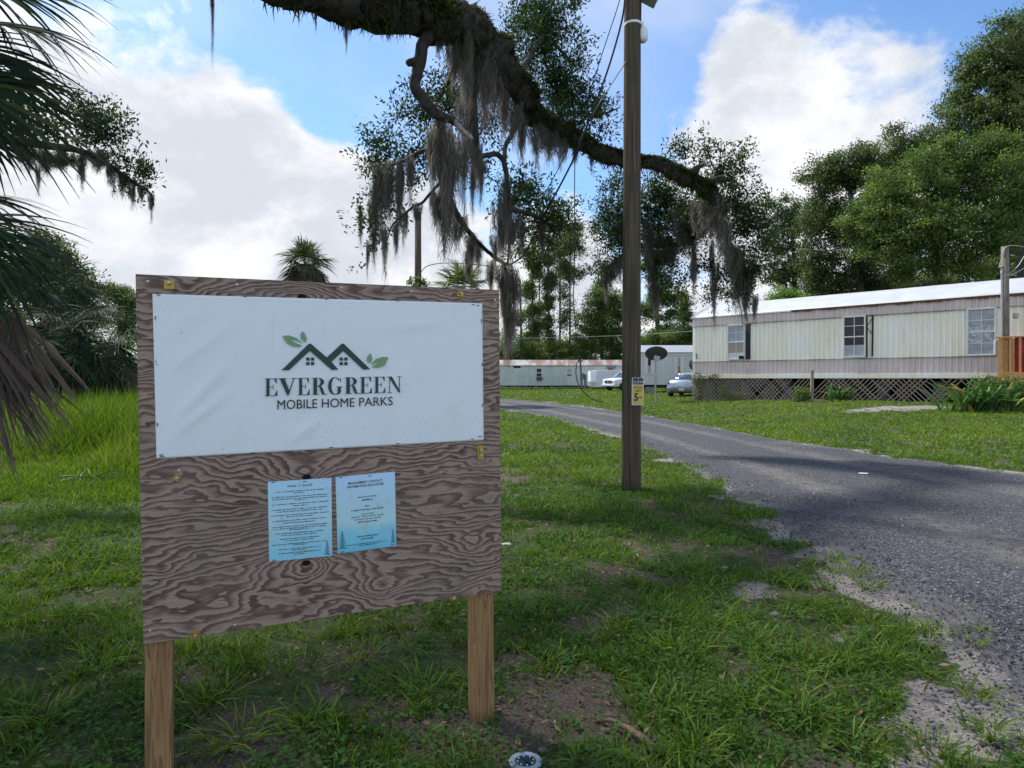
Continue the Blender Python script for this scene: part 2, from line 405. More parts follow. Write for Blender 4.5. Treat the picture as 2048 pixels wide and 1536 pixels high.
# loose stones on the road and its sandy shoulder
def stones():
    n = 26000; t = rng.random(n) ** .8; ii = (t * (nL - 2)).astype(int); ii = nL - 2 - (rng.random(n) ** 1.6 * 260).astype(int)
    ww = rng.uniform(-.25, 1.0, n)
    p = rl[ii] * (1 - ww[:, None]) + rr[ii] * ww[:, None] + rng.normal(0, .12, (n, 2))
    k = (p[:, 1] > 1.2) & (p[:, 1] < 16); p = p[k]; n = len(p)
    road, edge, sand, bare = masks(p[:, 0], p[:, 1]); k = (sand > .5); p = p[k]; n = len(p)
    r = rng.uniform(.004, .011, n) * np.where(rng.random(n) > .97, 1.9, 1)
    base = np.array([[1, 0, 0], [0, 1, 0], [-1, 0, 0], [0, -1, 0], [0, 0, .7], [0, 0, -.7]], float)
    ang = rng.uniform(0, 6.28, n); c, s_ = np.cos(ang), np.sin(ang)
    B = base[None] * (r[:, None, None] * rng.uniform(.6, 1.4, (n, 6, 1)))
    Xr = B[..., 0] * c[:, None] - B[..., 1] * s_[:, None]; Yr = B[..., 0] * s_[:, None] + B[..., 1] * c[:, None]
    zz = G(p[:, 0], p[:, 1]) + .018
    V = np.stack([Xr + p[:, 0:1], Yr + p[:, 1:2], B[..., 2] + zz[:, None]], 2).reshape(-1, 3)
    f = np.array([[0, 1, 4], [1, 2, 4], [2, 3, 4], [3, 0, 4], [1, 0, 5], [2, 1, 5], [3, 2, 5], [0, 3, 5]])
    Fq = (np.arange(n) * 6)[:, None, None] + f[None]
    t = NT('loose_stone'); at = t.n('ShaderNodeAttribute', _attribute_name='rnd')
    m = t.end(t.bsdf(t.ramp(at.outputs['Fac'], [(0, (.02, .02, .023)), (.6, (.06, .062, .068)), (.92, (.14, .14, .15)), (1, (.38, .38, .38))]), .8))
    o = npobj('gravel', V, [Fq.reshape(-1, 3)], m, None, np.repeat(rng.random(n), 6), kind='stuff')
    tag(o, 'loose grey crushed stones scattered over the gravel road', 'gravel')
stones()

GRASS = foliage('lawn_grass', [(0, (.032, .068, .010)), (.35, (.066, .138, .016)), (.65, (.115, .205, .024)), (.88, (.19, .265, .036)), (.95, (.17, .155, .065)), (1, (.22, .17, .10))], .35, .55, .2)
SG_A = None
def scatter(y0, y1, dens, xl=None, xr=None):
    """random ground points inside the photo's view wedge"""
    kx = .80
    area = kx * (y1 * y1 - y0 * y0); n = int(area * dens)
    y = np.sqrt(rng.uniform(y0 * y0, y1 * y1, n)); x = rng.uniform(-kx, kx, n) * y
    return x, y
_lc = gpt(1051, 1526)
def clear(x, y): return ((x - _lc[0]) / .085) ** 2 + ((y - _lc[1] + .06) / .16) ** 2 > 1
def lawn():
    B = []; D = []; Ls = []; Ws = []; Rn = []; Bd = []
    for y0, y1, dens, L, W, tuft in ((1.35, 2.6, 4600, .098, .0062, 12), (2.6, 4.2, 4100, .095, .0068, 12), (4.2, 7, 2700, .09, .0085, 10), (7, 12, 1500, .095, .011, 7), (12, 22, 560, .085, .018, 6), (22, 45, 150, .08, .034, 4), (45, 95, 26, .10, .09, 3)):
        x, y = scatter(y0, y1, dens / tuft)
        road, edge, sand, bare = masks(x, y)
        pn = fbm(x * .8, y * .8, 61); pn2 = fbm(x * 3.5, y * 3.5, 67)
        keep = rng.random(len(x)) < np.clip((1 - .93 * bare) * (.13 + .87 * ss(.40, .58, fbm(x * 1.9, y * 1.9, 111) + .22 * ss(6, 14, y))) * (1 - ss(.15, .75, sand + (pn2 - .5) * 1.1)) * (.30 + 1.4 * ss(.3, .62, pn2)), 0, 1)
        keep |= (rng.random(len(x)) < .07 * ss(.62, .72, pn2)) & (road < .1)
        x, y, pn, pn2, sand = x[keep], y[keep], pn[keep], pn2[keep], sand[keep]
        ok_ = clear(x, y); x, y, pn, pn2, sand = x[ok_], y[ok_], pn[ok_], pn2[ok_], sand[ok_]; n = len(x)
        for k in range(tuft):
            sp = .024 + .006 * y / 3
            bx = x + rng.normal(0, sp, n); by = y + rng.normal(0, sp, n)
            B.append(np.stack([bx, by, G(bx, by) + bumpy(bx, by) - .004], 1))
            az = rng.uniform(0, 6.28, n); tl = np.abs(rng.normal(.5, .42, n))
            D.append(np.stack([np.cos(az) * tl, np.sin(az) * tl, np.ones(n)], 1))
            l = L * rng.uniform(.4, 1.25, n) * (.55 + .9 * pn) * (1 + 1.1 * ss(.62, .8, pn2) * rng.random(n))
            Ls.append(l); Ws.append(W * rng.uniform(.7, 1.3, n))
            bd = rng.uniform(.1, .6, n); Bd.append(np.stack([np.cos(az) * bd, np.sin(az) * bd, -bd * .7], 1))
            Rn.append(np.clip(rng.normal(.40, .24, n) + (pn - .5) * .75 + .10 * ss(10, 22, y) + .15 * (rng.random(n) > .95), 0, .90) + .10 * (rng.random(n) > .93))
    o = blades('grass', np.concatenate(B), np.concatenate(D), np.concatenate(Ls), np.concatenate(Ws), np.concatenate(Bd), np.concatenate(Rn), GRASS, kind='stuff')
    tag(o, 'short uneven green lawn grass around the sign and along the gravel road', 'grass')
lawn()
def tufts():
    T = [(1700, 1150, 40, 1.0), (1660, 1120, 30, .9), (1735, 1175, 34, .9), (1620, 1215, 55, 1.1), (1680, 1235, 55, 1.0), (1740, 1255, 50, .9), (1800, 1275, 40, .7), (1850, 1270, 36, .6), (1700, 1320, 60, 1.2), (1760, 1310, 50, 1.0), (1850, 1345, 34, .6), (1945, 1388, 40, .7), (1985, 1468, 60, .8), (1870, 1505, 50, .8), (1720, 1490, 50, .6), (1560, 1160, 40, .8), (1500, 1290, 50, 1.0), (1350, 1300, 60, 1.1), (1240, 1250, 50, .9), (1330, 1420, 70, 1.1), (1600, 1420, 70, 1.1), (1660, 1380, 40, .8), (1230, 1060, 40, .8), (1420, 1180, 40, .9),
         (1090, 1330, 60, .9), (420, 1400, 60, 1.0), (200, 1330, 60, 1.0), (80, 1440, 60, 1.1), (620, 1440, 60, .9), (850, 1380, 60, 1.0), (720, 1310, 50, .8), (150, 1230, 50, .9), (470, 1480, 70, 1.0), (1160, 1515, 60, .5), (1390, 1500, 60, 1.0), (1950, 1290, 14, .35), (1960, 1265, 12, .3), (1780, 1400, 16, .4), (1590, 1330, 50, .9), (1480, 1400, 50, .9)]
    B = []; D = []; L = []; Wd = []; Bd = []; K = []
    for u, v, w_, h in T:
        c = gpt(u, v); k = w_ / F * c[1]; n = int(18 + 50 * h * (w_ / 50))
        bx = c[0] + rng.normal(0, k * .42, n); by = c[1] + rng.normal(0, k * .5, n); az = np.arctan2(by - c[1], bx - c[0]) + rng.normal(0, .9, n); tl = np.abs(rng.normal(.65, .4, n))
        B.append(np.stack([bx, by, G(bx, by) + bumpy(bx, by)], 1)); D.append(np.stack([np.cos(az) * tl, np.sin(az) * tl, np.ones(n)], 1)); L.append(.125 * (.55 + .45 * h) * rng.uniform(.5, 1.2, n)); Wd.append(rng.uniform(.005, .0095, n))
        bd = rng.uniform(.15, .7, n); Bd.append(np.stack([np.cos(az) * bd, np.sin(az) * bd, -bd * .8], 1)); K.append(np.clip(rng.normal(.58, .2, n), 0, .93) + .06 * (rng.random(n) > .93))
    o = blades('grass_tufts', np.concatenate(B), np.concatenate(D), np.concatenate(L), np.concatenate(Wd), np.concatenate(Bd), np.concatenate(K), GRASS, kind='stuff', segs=4)
    tag(o, 'longer coarse grass tufts standing above the lawn and on the sandy edge', 'grass')
tufts()
def tall_grass():
    n = 42000
    u = rng.uniform(-150, 420, n); Y = rng.uniform(7.6, 18, n)
    x = (u - UC) / F * Y; h = .10 + 1.0 * ss(9.3, 14.0, Y + (fbm(x * .7, Y * .7, 71) - .5) * 3)
    base = np.stack([x, Y, G(x, Y)], 1)
    az = rng.uniform(0, 6.28, n); tl = np.abs(rng.normal(.14, .12, n))
    d = np.stack([np.cos(az) * tl, np.sin(az) * tl, np.ones(n)], 1); bd = rng.uniform(.05, .45, n)
    m = foliage('tall_grass', [(0, (.042, .092, .012)), (.5, (.085, .165, .018)), (.85, (.14, .225, .03)), (1, (.19, .20, .06))], .36, .5, .2)
    o = blades('tall_grass', base, d, h * rng.uniform(.45, 1.25, n), rng.uniform(.008, .018, n), np.stack([np.cos(az) * bd, np.sin(az) * bd, -bd * .5], 1), np.clip(rng.normal(.5, .2, n) + (fbm(x * .9, Y * .9, 77) - .5) * .6, 0, 1), m, kind='stuff', segs=4)
    tag(o, 'tall bright green meadow grass in front of the palmettos', 'grass')
tall_grass()
def weeds():
    x, y = scatter(1.35, 8.5, 190)
    road, edge, sand, bare = masks(x, y); pn = fbm(x * .9, y * .9, 83)
    k = clear(x, y) & (rng.random(len(x)) < ss(.36, .56, pn) * (1 - np.clip(sand * 1.3, 0, 1)) * (1 - .6 * bare)); x, y = x[k], y[k]
    n = len(x); m = 7
    bx = np.repeat(x, m) + rng.normal(0, .035, n * m); by = np.repeat(y, m) + rng.normal(0, .035, n * m)
    az = rng.uniform(0, 6.28, n * m)
    pos = np.stack([bx, by, G(bx, by) + bumpy(bx, by) + rng.uniform(.012, .055, n * m)], 1)
    d = np.stack([np.cos(az), np.sin(az), rng.uniform(-.2, .5, n * m)], 1); nr = np.stack([rng.normal(0, .3, n * m), rng.normal(0, .3, n * m), np.ones(n * m)], 1)
    o = leaves('clover_weeds', pos, d, nr, rng.uniform(.016, .042, n * m), rng.uniform(.010, .022, n * m), np.repeat(rng.random(n), m) * .6 + .4 * rng.random(n * m), foliage('weed_leaf', [(0, (.028, .075, .018)), (.6, (.05, .125, .025)), (1, (.085, .165, .035))], .3, .7, .08), kind='stuff')
    tag(o, 'low broadleaf clover and weeds mixed through the lawn', 'weeds')
    # dry leaves and thatch
    x, y = scatter(1.35, 8, 330); road, edge, sand, bare = masks(x, y); k = clear(x, y) & (rng.random(len(x)) < np.clip(.22 + bare, 0, 1) * (1 - sand * .85)); x, y = x[k], y[k]; n = len(x); az = rng.uniform(0, 6.28, n)
    pos = np.stack([x, y, G(x, y) + bumpy(x, y) + rng.uniform(.006, .02, n)], 1)
    o = leaves('leaf_litter', pos, np.stack([np.cos(az), np.sin(az), rng.uniform(-.1, .3, n)], 1), np.stack([rng.normal(0, .4, n), rng.normal(0, .4, n), np.ones(n)], 1), rng.uniform(.018, .055, n), rng.uniform(.005, .022, n), rng.random(n), foliage('dead_leaf', [(0, (.06, .038, .022)), (.5, (.14, .09, .05)), (1, (.26, .19, .12))], .15, .7, .2), kind='stuff')
    tag(o, 'brown fallen oak leaves and thatch on the bare soil', 'leaf litter')
weeds()

# ================================================================== SIGN BOARD
XL, DL = (271 - UC) / F * 2.25, 2.25
XR, DR = (998 - UC) / F * 2.766, 2.766
SF = Frame((XL, DL), (XR - XL, DR - DL), 0)
sign = thing('park_sign', 'weathered plywood board on two wooden posts with a white mobile home park banner', 'sign', (XL, DL, 0), SF.rz)
def plywood():
    t = NT('weathered_plywood'); c = t.n('ShaderNodeTexCoord').outputs['Object']
    mp = t.n('ShaderNodeMapping'); t.l(c, mp.inputs[0]); mp.inputs['Scale'].default_value = (1.9, 1, 5.2)
    base = t.noise(mp.outputs[0], 1.15, 3, .5, .45)
    mp2 = t.n('ShaderNodeMapping'); t.l(c, mp2.inputs[0]); mp2.inputs['Scale'].default_value = (6, 1, 24)
    small = t.noise(mp2.outputs[0], 1.5, 3, .6, .2)
    sp = t.n('ShaderNodeSeparateXYZ'); t.l(c, sp.inputs[0])
    lr = t.noise(c, 2.2, 2, .5); h = t.math('ADD', t.math('MULTIPLY', base, .85), t.math('MULTIPLY', sp.outputs[2], 3.1)); h = t.math('ADD', h, t.math('MULTIPLY', lr, .5))
    h = t.math('ADD', h, t.math('MULTIPLY', small, .16))
    for (u, v, amp, rx, rz) in ((613, 945, .42, .10, .05), (612, 1128, -.75, .13, .075), (606, 592, -.6, .14, .06), (940, 1090, .30, .07, .07), (760, 1180, .3, .09, .06), (380, 1180, -.2, .12, .05)):
        s0, z0 = SF.px(u, v)
        dx = t.math('DIVIDE', t.math('SUBTRACT', sp.outputs[0], s0), rx); dz = t.math('DIVIDE', t.math('SUBTRACT', sp.outputs[2], z0), rz)
        r2 = t.math('ADD', t.math('MULTIPLY', dx, dx), t.math('MULTIPLY', dz, dz))
        g = t.math('DIVIDE', amp, t.math('ADD', r2, 1.0)); h = t.math('ADD', h, g)
    ph = t.math('FRACT', t.math('MULTIPLY', h, 12.5))
    band = t.ramp(ph, [(0, .05), (.30, .18), (.52, .55), (.74, .95), (.90, 1.0), (.97, .35), (1, .05)])
    mp3 = t.n('ShaderNodeMapping'); t.l(c, mp3.inputs[0]); mp3.inputs['Scale'].default_value = (14, 1, 420)
    fine = t.noise(mp3.outputs[0], 1, 4, .7)
    bl = t.noise(mp.outputs[0], 2.6, 4, .6)
    f = t.math('ADD', t.math('MULTIPLY', band, t.math('ADD', .30, t.math('MULTIPLY', bl, 1.05))), t.math('MULTIPLY', t.math('SUBTRACT', fine, .5), 1.05))
    col = t.ramp(f, [(.0, (.35, .27, .215)), (.30, (.265, .192, .150)), (.62, (.165, .110, .086)), (.98, (.086, .054, .045))])
    big = t.noise(c, 3.0, 4, .6)
    col = t.mix(t.mapr(big, .45, .7, 0, .55), col, (.155, .115, .125), 'MULTIPLY') if False else t.mix(t.mapr(big, .45, .75, 0, .35), col, (.165, .135, .125))
    for (u, v) in ((613, 954), (612, 1126), (604, 594)):
        s0, z0 = SF.px(u, v); dx = t.math('SUBTRACT', sp.outputs[0], s0); dz = t.math('MULTIPLY', t.math('SUBTRACT', sp.outputs[2], z0), 1.6)
        r = t.math('SQRT', t.math('ADD', t.math('MULTIPLY', dx, dx), t.math('MULTIPLY', dz, dz)))
        r = t.math('ADD', r, t.math('MULTIPLY', t.math('SUBTRACT', small, .5), .012))
        col = t.mix(t.mapr(r, .014, .020, 1, 0), col, (.010, .008, .008))
    return t.end(t.bsdf(col, .82, 0, t.bump(t.math('ADD', f, t.math('MULTIPLY', fine, .6)), .55, .004), .2))
def sheet(fr, corners, y0, y1, nx=1, nz=1):
    """slab between the pixel corners bl, br, tr, tl; y0 front, y1 back"""
    mb = MB(); A = []
    for y in (y0, y1):
        A.append([[(lambda t: (t[0], y, t[1]))(fr.px(*quad(corners, i / nx, j / nz))) for i in range(nx + 1)] for j in range(nz + 1)])
    for k, rev in ((0, False), (1, True)):
        V = [p for row in A[k] for p in row]
        fs = [(j * (nx + 1) + i, j * (nx + 1) + i + 1, (j + 1) * (nx + 1) + i + 1, (j + 1) * (nx + 1) + i) for j in range(nz) for i in range(nx)]
        mb.add(V, [q[::-1] if rev else q for q in fs])
    n = (nx + 1) * (nz + 1); per_ = [i for i in range(nx + 1)] + [j * (nx + 1) + nx for j in range(1, nz + 1)] + [nz * (nx + 1) + i for i in range(nx - 1, -1, -1)] + [j * (nx + 1) for j in range(nz - 1, 0, -1)]
    mb.f += [(per_[i], n + per_[i], n + per_[(i + 1) % len(per_)], per_[(i + 1) % len(per_)]) for i in range(len(per_))]
    return mb
BC = [(287, 1288), (1003, 1182), (998, 580), (271, 548)]
obj('plywood_panel', sheet(SF, BC, 0, .018), plywood(), sign)
def lumber():
    t = NT('treated_lumber'); c = t.n('ShaderNodeTexCoord').outputs['Object']
    mp = t.n('ShaderNodeMapping'); t.l(c, mp.inputs[0]); mp.inputs['Scale'].default_value = (34, 34, 1.6)
    a = t.noise(mp.outputs[0], 1.0, 3, .5, .6); ph = t.math('FRACT', t.math('MULTIPLY', a, 7))
    mp3 = t.n('ShaderNodeMapping'); t.l(c, mp3.inputs[0]); mp3.inputs['Scale'].default_value = (500, 500, 12); fine = t.noise(mp3.outputs[0], 1, 3, .6)
    col = t.ramp(t.math('ADD', ph, t.math('MULTIPLY', t.math('SUBTRACT', fine, .5), .5)), [(0, (.31, .19, .085)), (.55, (.25, .142, .06)), (.85, (.14, .075, .033)), (1, (.27, .16, .07))])
    col = t.mix(t.mapr(t.noise(c, 6, 5), .5, .75, 0, .5), col, (.12, .095, .06))
    return t.end(t.bsdf(col, .75, 0, t.bump(t.math('ADD', ph, fine), .25, .003), .25))
LUM = lumber()
pb = MB(); s0 = SF.px(288, 1300)[0]; s1 = SF.px(344, 1300)[0]
pb.box(((s0 + s1) / 2, .018 + .046, .47), (s1 - s0, .089, 1.10), bev=.004); obj('post', pb, LUM, sign)
pb = MB(); s0 = SF.px(950, 1240, .018)[0]; s1 = SF.px(988, 1240, .018)[0]; w_ = s1 - s0
pb.box((0, 0, 0), (w_, .089, 1.25), Matrix.Rotation(R(-.6), 3, 'Y'), bev=.004)
pb.v = [(p[0] + (s0 + s1) / 2, p[1] + .064, p[2] + .35) for p in pb.v]; obj('post', pb, LUM, sign)
# banner with real wrinkles
BN = [(313, 917), (967, 880), (964, 607), (305, 588)]
def banner():
    nx, nz = 150, 80; mb = MB(); V = []
    q = np.array(BN, float)
    def crease(a, b, a0, b0, a1, b1, wd):
        dx, dy = a1 - a0, (b1 - b0); L = math.hypot(dx, dy * .5); px_ = a - a0; py = (b - b0) * .5; t = (px_ * dx + py * dy * .5) / (L * L); d = abs(px_ * dy * .5 - py * dx) / L
        e = max(0, min(1, t)); fall = math.sin(math.pi * e) if 0 < t < 1 else 0
        return math.exp(-(d / wd) ** 2) * fall
    for j in range(nz + 1):
        for i in range(nx + 1):
            a, b = i / nx, j / nz; u, v = quad(q, a, b)
            s_, z_ = SF.px(float(u), float(v))
            edge = min(1, 14 * min(a, 1 - a, (b) * .5, (1 - b) * .5))
            h = .0045 * crease(a, b, .03, .17, .25, .62, .02) + .004 * crease(a, b, .03, .10, .24, .42, .018) + .0035 * crease(a, b, .02, .5, .26, .85, .022) + .004 * crease(a, b, .36, -.02, .52, .22, .016) + .002 * crease(a, b, .05, .72, .15, .98, .02) + .0025 * crease(a, b, .68, .80, .88, .86, .02) + .0022 * crease(a, b, .70, .35, .78, .55, .03) + .002 * crease(a, b, .80, .05, .98, .5, .03)
            h += .0028 * float(fbm(a * 6, b * 3, 91)) + .0012 * math.sin(a * 40) * (1 if b > .93 else 0)
            V.append((s_, -.0035 - h * edge, z_))
    fs = [(j * (nx + 1) + i, j * (nx + 1) + i + 1, (j + 1) * (nx + 1) + i + 1, (j + 1) * (nx + 1) + i) for j in range(nz) for i in range(nx)]
    mb.add(V, fs)
    # hem thickness
    n = len(mb.v); per_ = [i for i in range(nx + 1)] + [j * (nx + 1) + nx for j in range(1, nz + 1)] + [nz * (nx + 1) + i for i in range(nx - 1, -1, -1)] + [j * (nx + 1) for j in range(nz - 1, 0, -1)]
    mb.v += [(mb.v[k][0], -.0004, mb.v[k][2]) for k in per_]
    mb.f += [(per_[i], n + i, n + (i + 1) % len(per_), per_[(i + 1) % len(per_)]) for i in range(len(per_))]
    t = NT('banner_vinyl'); c = t.coord('Object')
    col = t.mix(t.mapr(t.noise(c, 5, 6, .6), .5, .8, 0, .35), (.68, .74, .76), (.58, .62, .54))
    sp = t.noise(c, 120, 2, .6); col = t.mix(t.math('MULTIPLY', t.mapr(sp, .66, .74), t.mapr(t.noise(c, 2.2, 4), .45, .65)), col, (.33, .33, .26))
    mp = t.n('ShaderNodeMapping'); t.l(c, mp.inputs[0]); mp.inputs['Scale'].default_value = (90, 1, 3)
    col = t.mix(t.mapr(t.noise(mp.outputs[0], 1, 3), .62, .8, 0, .25), col, (.45, .46, .42))
    return obj('banner', mb, t.end(t.bsdf(col, .45, 0, t.bump(t.noise(c, 260, 2), .06, .001), .35)), sign, smooth=True)
ban = banner()
OFF = -.0098
def glyph(ch):
    E = [[(.12, 0), (.36, 0), (.36, 1), (.12, 1)], [(0, 0), (.96, 0), (.955, .035), (0, .035)], [(0, .965), (.9, .965), (.9, 1), (0, 1)], [(.36, .49), (.64, .49), (.64, .525), (.36, .525)], [(.62, .36), (.66, .36), (.66, .66), (.62, .66)],
         [(.87, .70), (.91, .70), (.90, 1), (.72, .97)], [(.93, .34), (.97, .34), (.96, 0), (.76, .03)]]
    if ch == 'E': return E
    if ch == 'V': return [[(.08, .98), (.34, .98), (.60, .25), (.54, 0), (.48, 0)], [(.48, 0), (.545, 0), (.86, .98), (.81, .98)], [(-.03, .965), (.47, .965), (.47, 1), (-.03, 1)], [(.66, .965), (1.0, .965), (1.0, 1), (.66, 1)]]
    if ch == 'N': return [[(.13, 0), (.18, 0), (.18, 1), (.13, 1)], [(.06, 1), (.32, 1), (.90, .06), (.90, 0), (.80, 0)], [(.82, 0), (.87, 0), (.87, 1), (.82, 1)], [(0, 0), (.32, 0), (.32, .035), (0, .035)], [(.68, .965), (1, .965), (1, 1), (.68, 1)], [(-.04, .965), (.2, .965), (.2, 1), (-.04, 1)]]
    if ch == 'R':
        arc = [(.38 + .40 * math.cos(a), .745 + .255 * math.sin(a)) for a in np.linspace(math.pi / 2, -math.pi / 2, 15)]
        inn = [(.38 + .17 * math.cos(a), .745 + .222 * math.sin(a)) for a in np.linspace(-math.pi / 2, math.pi / 2, 15)]
        return [[(.10, 0), (.33, 0), (.33, 1), (.10, 1)], [(0, 0), (.45, 0), (.45, .035), (0, .035)], [(0, .965), (.40, .965), (.40, 1), (0, 1)], arc + inn, [(.30, .49), (.42, .49), (.42, .523), (.30, .523)], [(.44, .51), (.60, .50), (.70, .36), (.80, .05), (.98, .035), (1.0, 0), (.66, 0), (.56, .20), (.50, .38)]]
    if ch == 'G':
        A0, A1 = R(38), R(318)
        out = [(.47 + .47 * math.cos(a), .5 + .52 * math.sin(a)) for a in np.linspace(A0, A1, 34)]; inn = [(.50 + .27 * math.cos(a), .5 + .485 * math.sin(a)) for a in np.linspace(A1 - .1, A0 + .15, 34)]
        return [out + inn, [(.66, .06), (.88, .10), (.88, .44), (.66, .44)], [(.56, .42), (1.0, .42), (1.0, .455), (.56, .455)], [(.82, .74), (.88, .70), (.88, .98), (.85, .98)], [(.58, -.018), (.74, 0), (.88, .11), (.70, .11)]]
GREEN_D = mat('logo_dark_green', (.012, .042, .036), rough=.5); GREEN_L = mat('logo_leaf_green', (.155, .30, .15), rough=.5); INK = mat('black_ink', (.012, .012, .016), rough=.55); INKB = mat('navy_ink', (.012, .022, .055), rough=.55)
mb = MB(); q = [(529.3, 792.2), (801.5, 784.9), (801.5, 752.7), (529.3, 757)]
for ch, x0, x1 in zip('EVERGREEN', (985, 1083, 1225, 1328, 1446, 1568, 1678, 1781, 1878), (1080, 1220, 1314, 1442, 1552, 1680, 1768, 1866, 1982)):
    for k, pl in enumerate(glyph(ch)):
        pts = [tuple(quad(q, ((x0 + (x1 - x0) * a) - 985) / 995.0, b)) for a, b in pl]
        flat_polys(mb, SF, [pts], OFF - .00012 * (k % 6))
obj('lettering', mb, GREEN_D, ban)
mb = MB(); put_text(mb, SF, 'MOBILE HOME PARKS', [(554.5, 819), (784.5, 810.3), (784.5, 793.2), (554.5, 800)], OFF); obj('lettering', mb, INK, ban)
mb = MB()
flat_polys(mb, SF, [[(562.7, 740.6), (617, 687.5), (621, 687.5), (653, 715.1), (682.7, 687.5), (686.7, 687.5), (739.5, 738.6), (725.5, 739.2), (685.6, 701.7), (662.3, 723.6), (675.7, 739.2), (662.9, 740), (619.1, 701.7), (577.2, 740.6)]], OFF)
for x0 in (611.8, 678.2):
    for i in (0, 9.4):
        for j in (0, 9): flat_polys(mb, SF, [[(x0 + i, 714.9 + j), (x0 + i + 6.6, 714.9 + j), (x0 + i + 6.6, 721.4 + j), (x0 + i, 721.4 + j)]], OFF)
obj('house_emblem', mb, GREEN_D, ban)
mb = MB()
c1 = lambda x, y: (260 + x / 3.657, 530 + y / 3.657); c2 = lambda x, y: (600 + x / 3.657, 530 + y / 3.657)
flat_polys(mb, SF, [[c1(*p) for p in ((1113, 520), (1160, 515), (1215, 535), (1245, 560), (1258, 576), (1225, 558), (1165, 543), (1205, 568), (1252, 588), (1248, 600), (1195, 598), (1145, 572))],
                    [c1(*p) for p in ((1258, 485), (1278, 505), (1290, 540), (1283, 568), (1276, 568), (1266, 540), (1259, 522), (1262, 545), (1268, 566), (1250, 545), (1245, 510))],
                    ], OFF)
obj('leaf_emblem', mb, GREEN_L, ban); mb = MB()
flat_polys(mb, SF, [[c2(*p) for p in ((513, 643), (525, 680), (520, 705), (506, 722), (503, 718), (508, 695), (511, 672), (503, 695), (496, 720), (486, 690), (490, 670))],
                    [c2(*p) for p in ((643, 675), (600, 672), (550, 688), (518, 732), (540, 722), (600, 696), (545, 730), (522, 748), (565, 753), (615, 735))]], OFF)
obj('leaf_emblem', mb, GREEN_L, ban)
STAPLE = mat('staple_steel', (.03, .03, .04), rough=.4, metal=.6)
mb = MB()
for (u, v, du, dv) in ((317, 590.5, 7, .5), (490, 593.5, 6, .3), (652, 598, 7, .3), (795, 601.7, 6, .4), (945, 609.5, 5, .3), (955, 610.5, 5, .2), (311, 636, 0, 7), (312, 723, 0, 3), (314, 729, 0, 2), (315, 849, 0, 7), (323, 909.5, 8, -1.5), (325, 913, 9, .5), (505, 906, 8, -1.5), (662, 894.7, 8, -1), (795, 887, 6, -.6), (959, 872.5, 6, -.4), (944, 878, 4, -.3), (962, 642, 0, 7), (963.5, 729, 0, 7), (964, 810, 0, 6)):
    a = SF.px(u - du / 2, v - dv / 2); b = SF.px(u + du / 2, v + dv / 2)
    mb = MB(); mb.bar((a[0], -.0065, a[1]), (b[0], -.0065, b[1]), .0028, .0022, (0, 1, 0)); obj('staple', mb, STAPLE, ban)
# notices
def paper(nm, corners, grad, label):
    t = NT(nm); c = t.n('ShaderNodeTexCoord').outputs['Object']
    sp = t.n('ShaderNodeSeparateXYZ'); t.l(c, sp.inputs[0])
    zl = SF.px(*corners[0])[1]; zh = SF.px(*corners[3])[1]
    f = t.math('DIVIDE', t.math('SUBTRACT', sp.outputs[2], zl), zh - zl)
    f = t.math('ADD', f, t.math('MULTIPLY', t.math('SUBTRACT', t.noise(c, 14, 5), .5), .35))
    col = t.ramp(f, grad)
    n = t.noise(c, 18, 6, .65); col = t.mix(t.mapr(n, .52, .72, 0, .6), col, (.36, .43, .33))
    col = t.mix(t.math('MULTIPLY', t.mapr(t.noise(c, 420, 2), .6, .68), .55), col, (.15, .22, .20))
    return obj('notice_sheet', sheet(SF, corners, -.0022, -.0004, 6, 8), t.end(t.bsdf(col, .5, spec=.4)), sign, label=label)
PA = [(538.3, 1123.3), (664.3, 1111), (662.8, 955.6), (535.4, 964)]; PBq = [(675.3, 1107), (792.4, 1091.4), (789.5, 943), (670.9, 954.4)]
sh1 = paper('rules_paper', PA, [(0, (.22, .56, .74)), (.25, (.30, .60, .72)), (.5, (.42, .66, .74)), (1, (.40, .66, .84))], 'pale blue notice headed PARK RULES with dense small print')
sh2 = paper('contact_paper', PBq, [(0, (.12, .48, .66)), (.22, (.22, .56, .70)), (.38, (.42, .66, .68)), (.6, (.42, .64, .72)), (1, (.44, .66, .86))], 'pale blue notice headed MANAGEMENT CONTACT INFORMATION AND HOURS')
def sub(qd, a0, a1, b0, b1): return [tuple(quad(qd, a, b)) for a, b in ((a0, b0), (a1, b0), (a1, b1), (a0, b1))]
def rows(mb, qd, lines, off):
    for (a0, a1, b, h) in lines:
        a = a0
        while a < a1:
            w_ = random.uniform(.008, .022); 
            hh = h * random.choice((.75, .8, .8, 1.05)); flat_polys(mb, SF, [sub(qd, a, min(a + w_, a1), b, b + hh)], off)
            a += w_ + random.choice((.003, .003, .004, .014))
def fir(mb, qd, ca, b0, w_, h, off):
    for k in range(7):
        t0 = k / 7; ww = w_ * (1 - t0 * .8); y0 = b0 + h * t0
        for sgn in (-1, 1):
            flat_polys(mb, SF, [[tuple(quad(qd, ca, y0 + h * .13)), tuple(quad(qd, ca + sgn * ww * .55, y0 + h * .04)), tuple(quad(qd, ca + sgn * ww, y0 - h * .03)), tuple(quad(qd, ca + sgn * ww * .45, y0 + h * .0)), tuple(quad(qd, ca, y0 + h * .045))]], off - .00003 * k)
PO = -.0026
mb = MB(); put_text(mb, SF, 'PARK', sub(PA, .31, .45, .917, .942), PO, .02); put_text(mb, SF, 'RULES', sub(PA, .545, .70, .917, .942), PO, .02)
fir(mb, PA, .495, .915, .02, .035, PO)
L = []
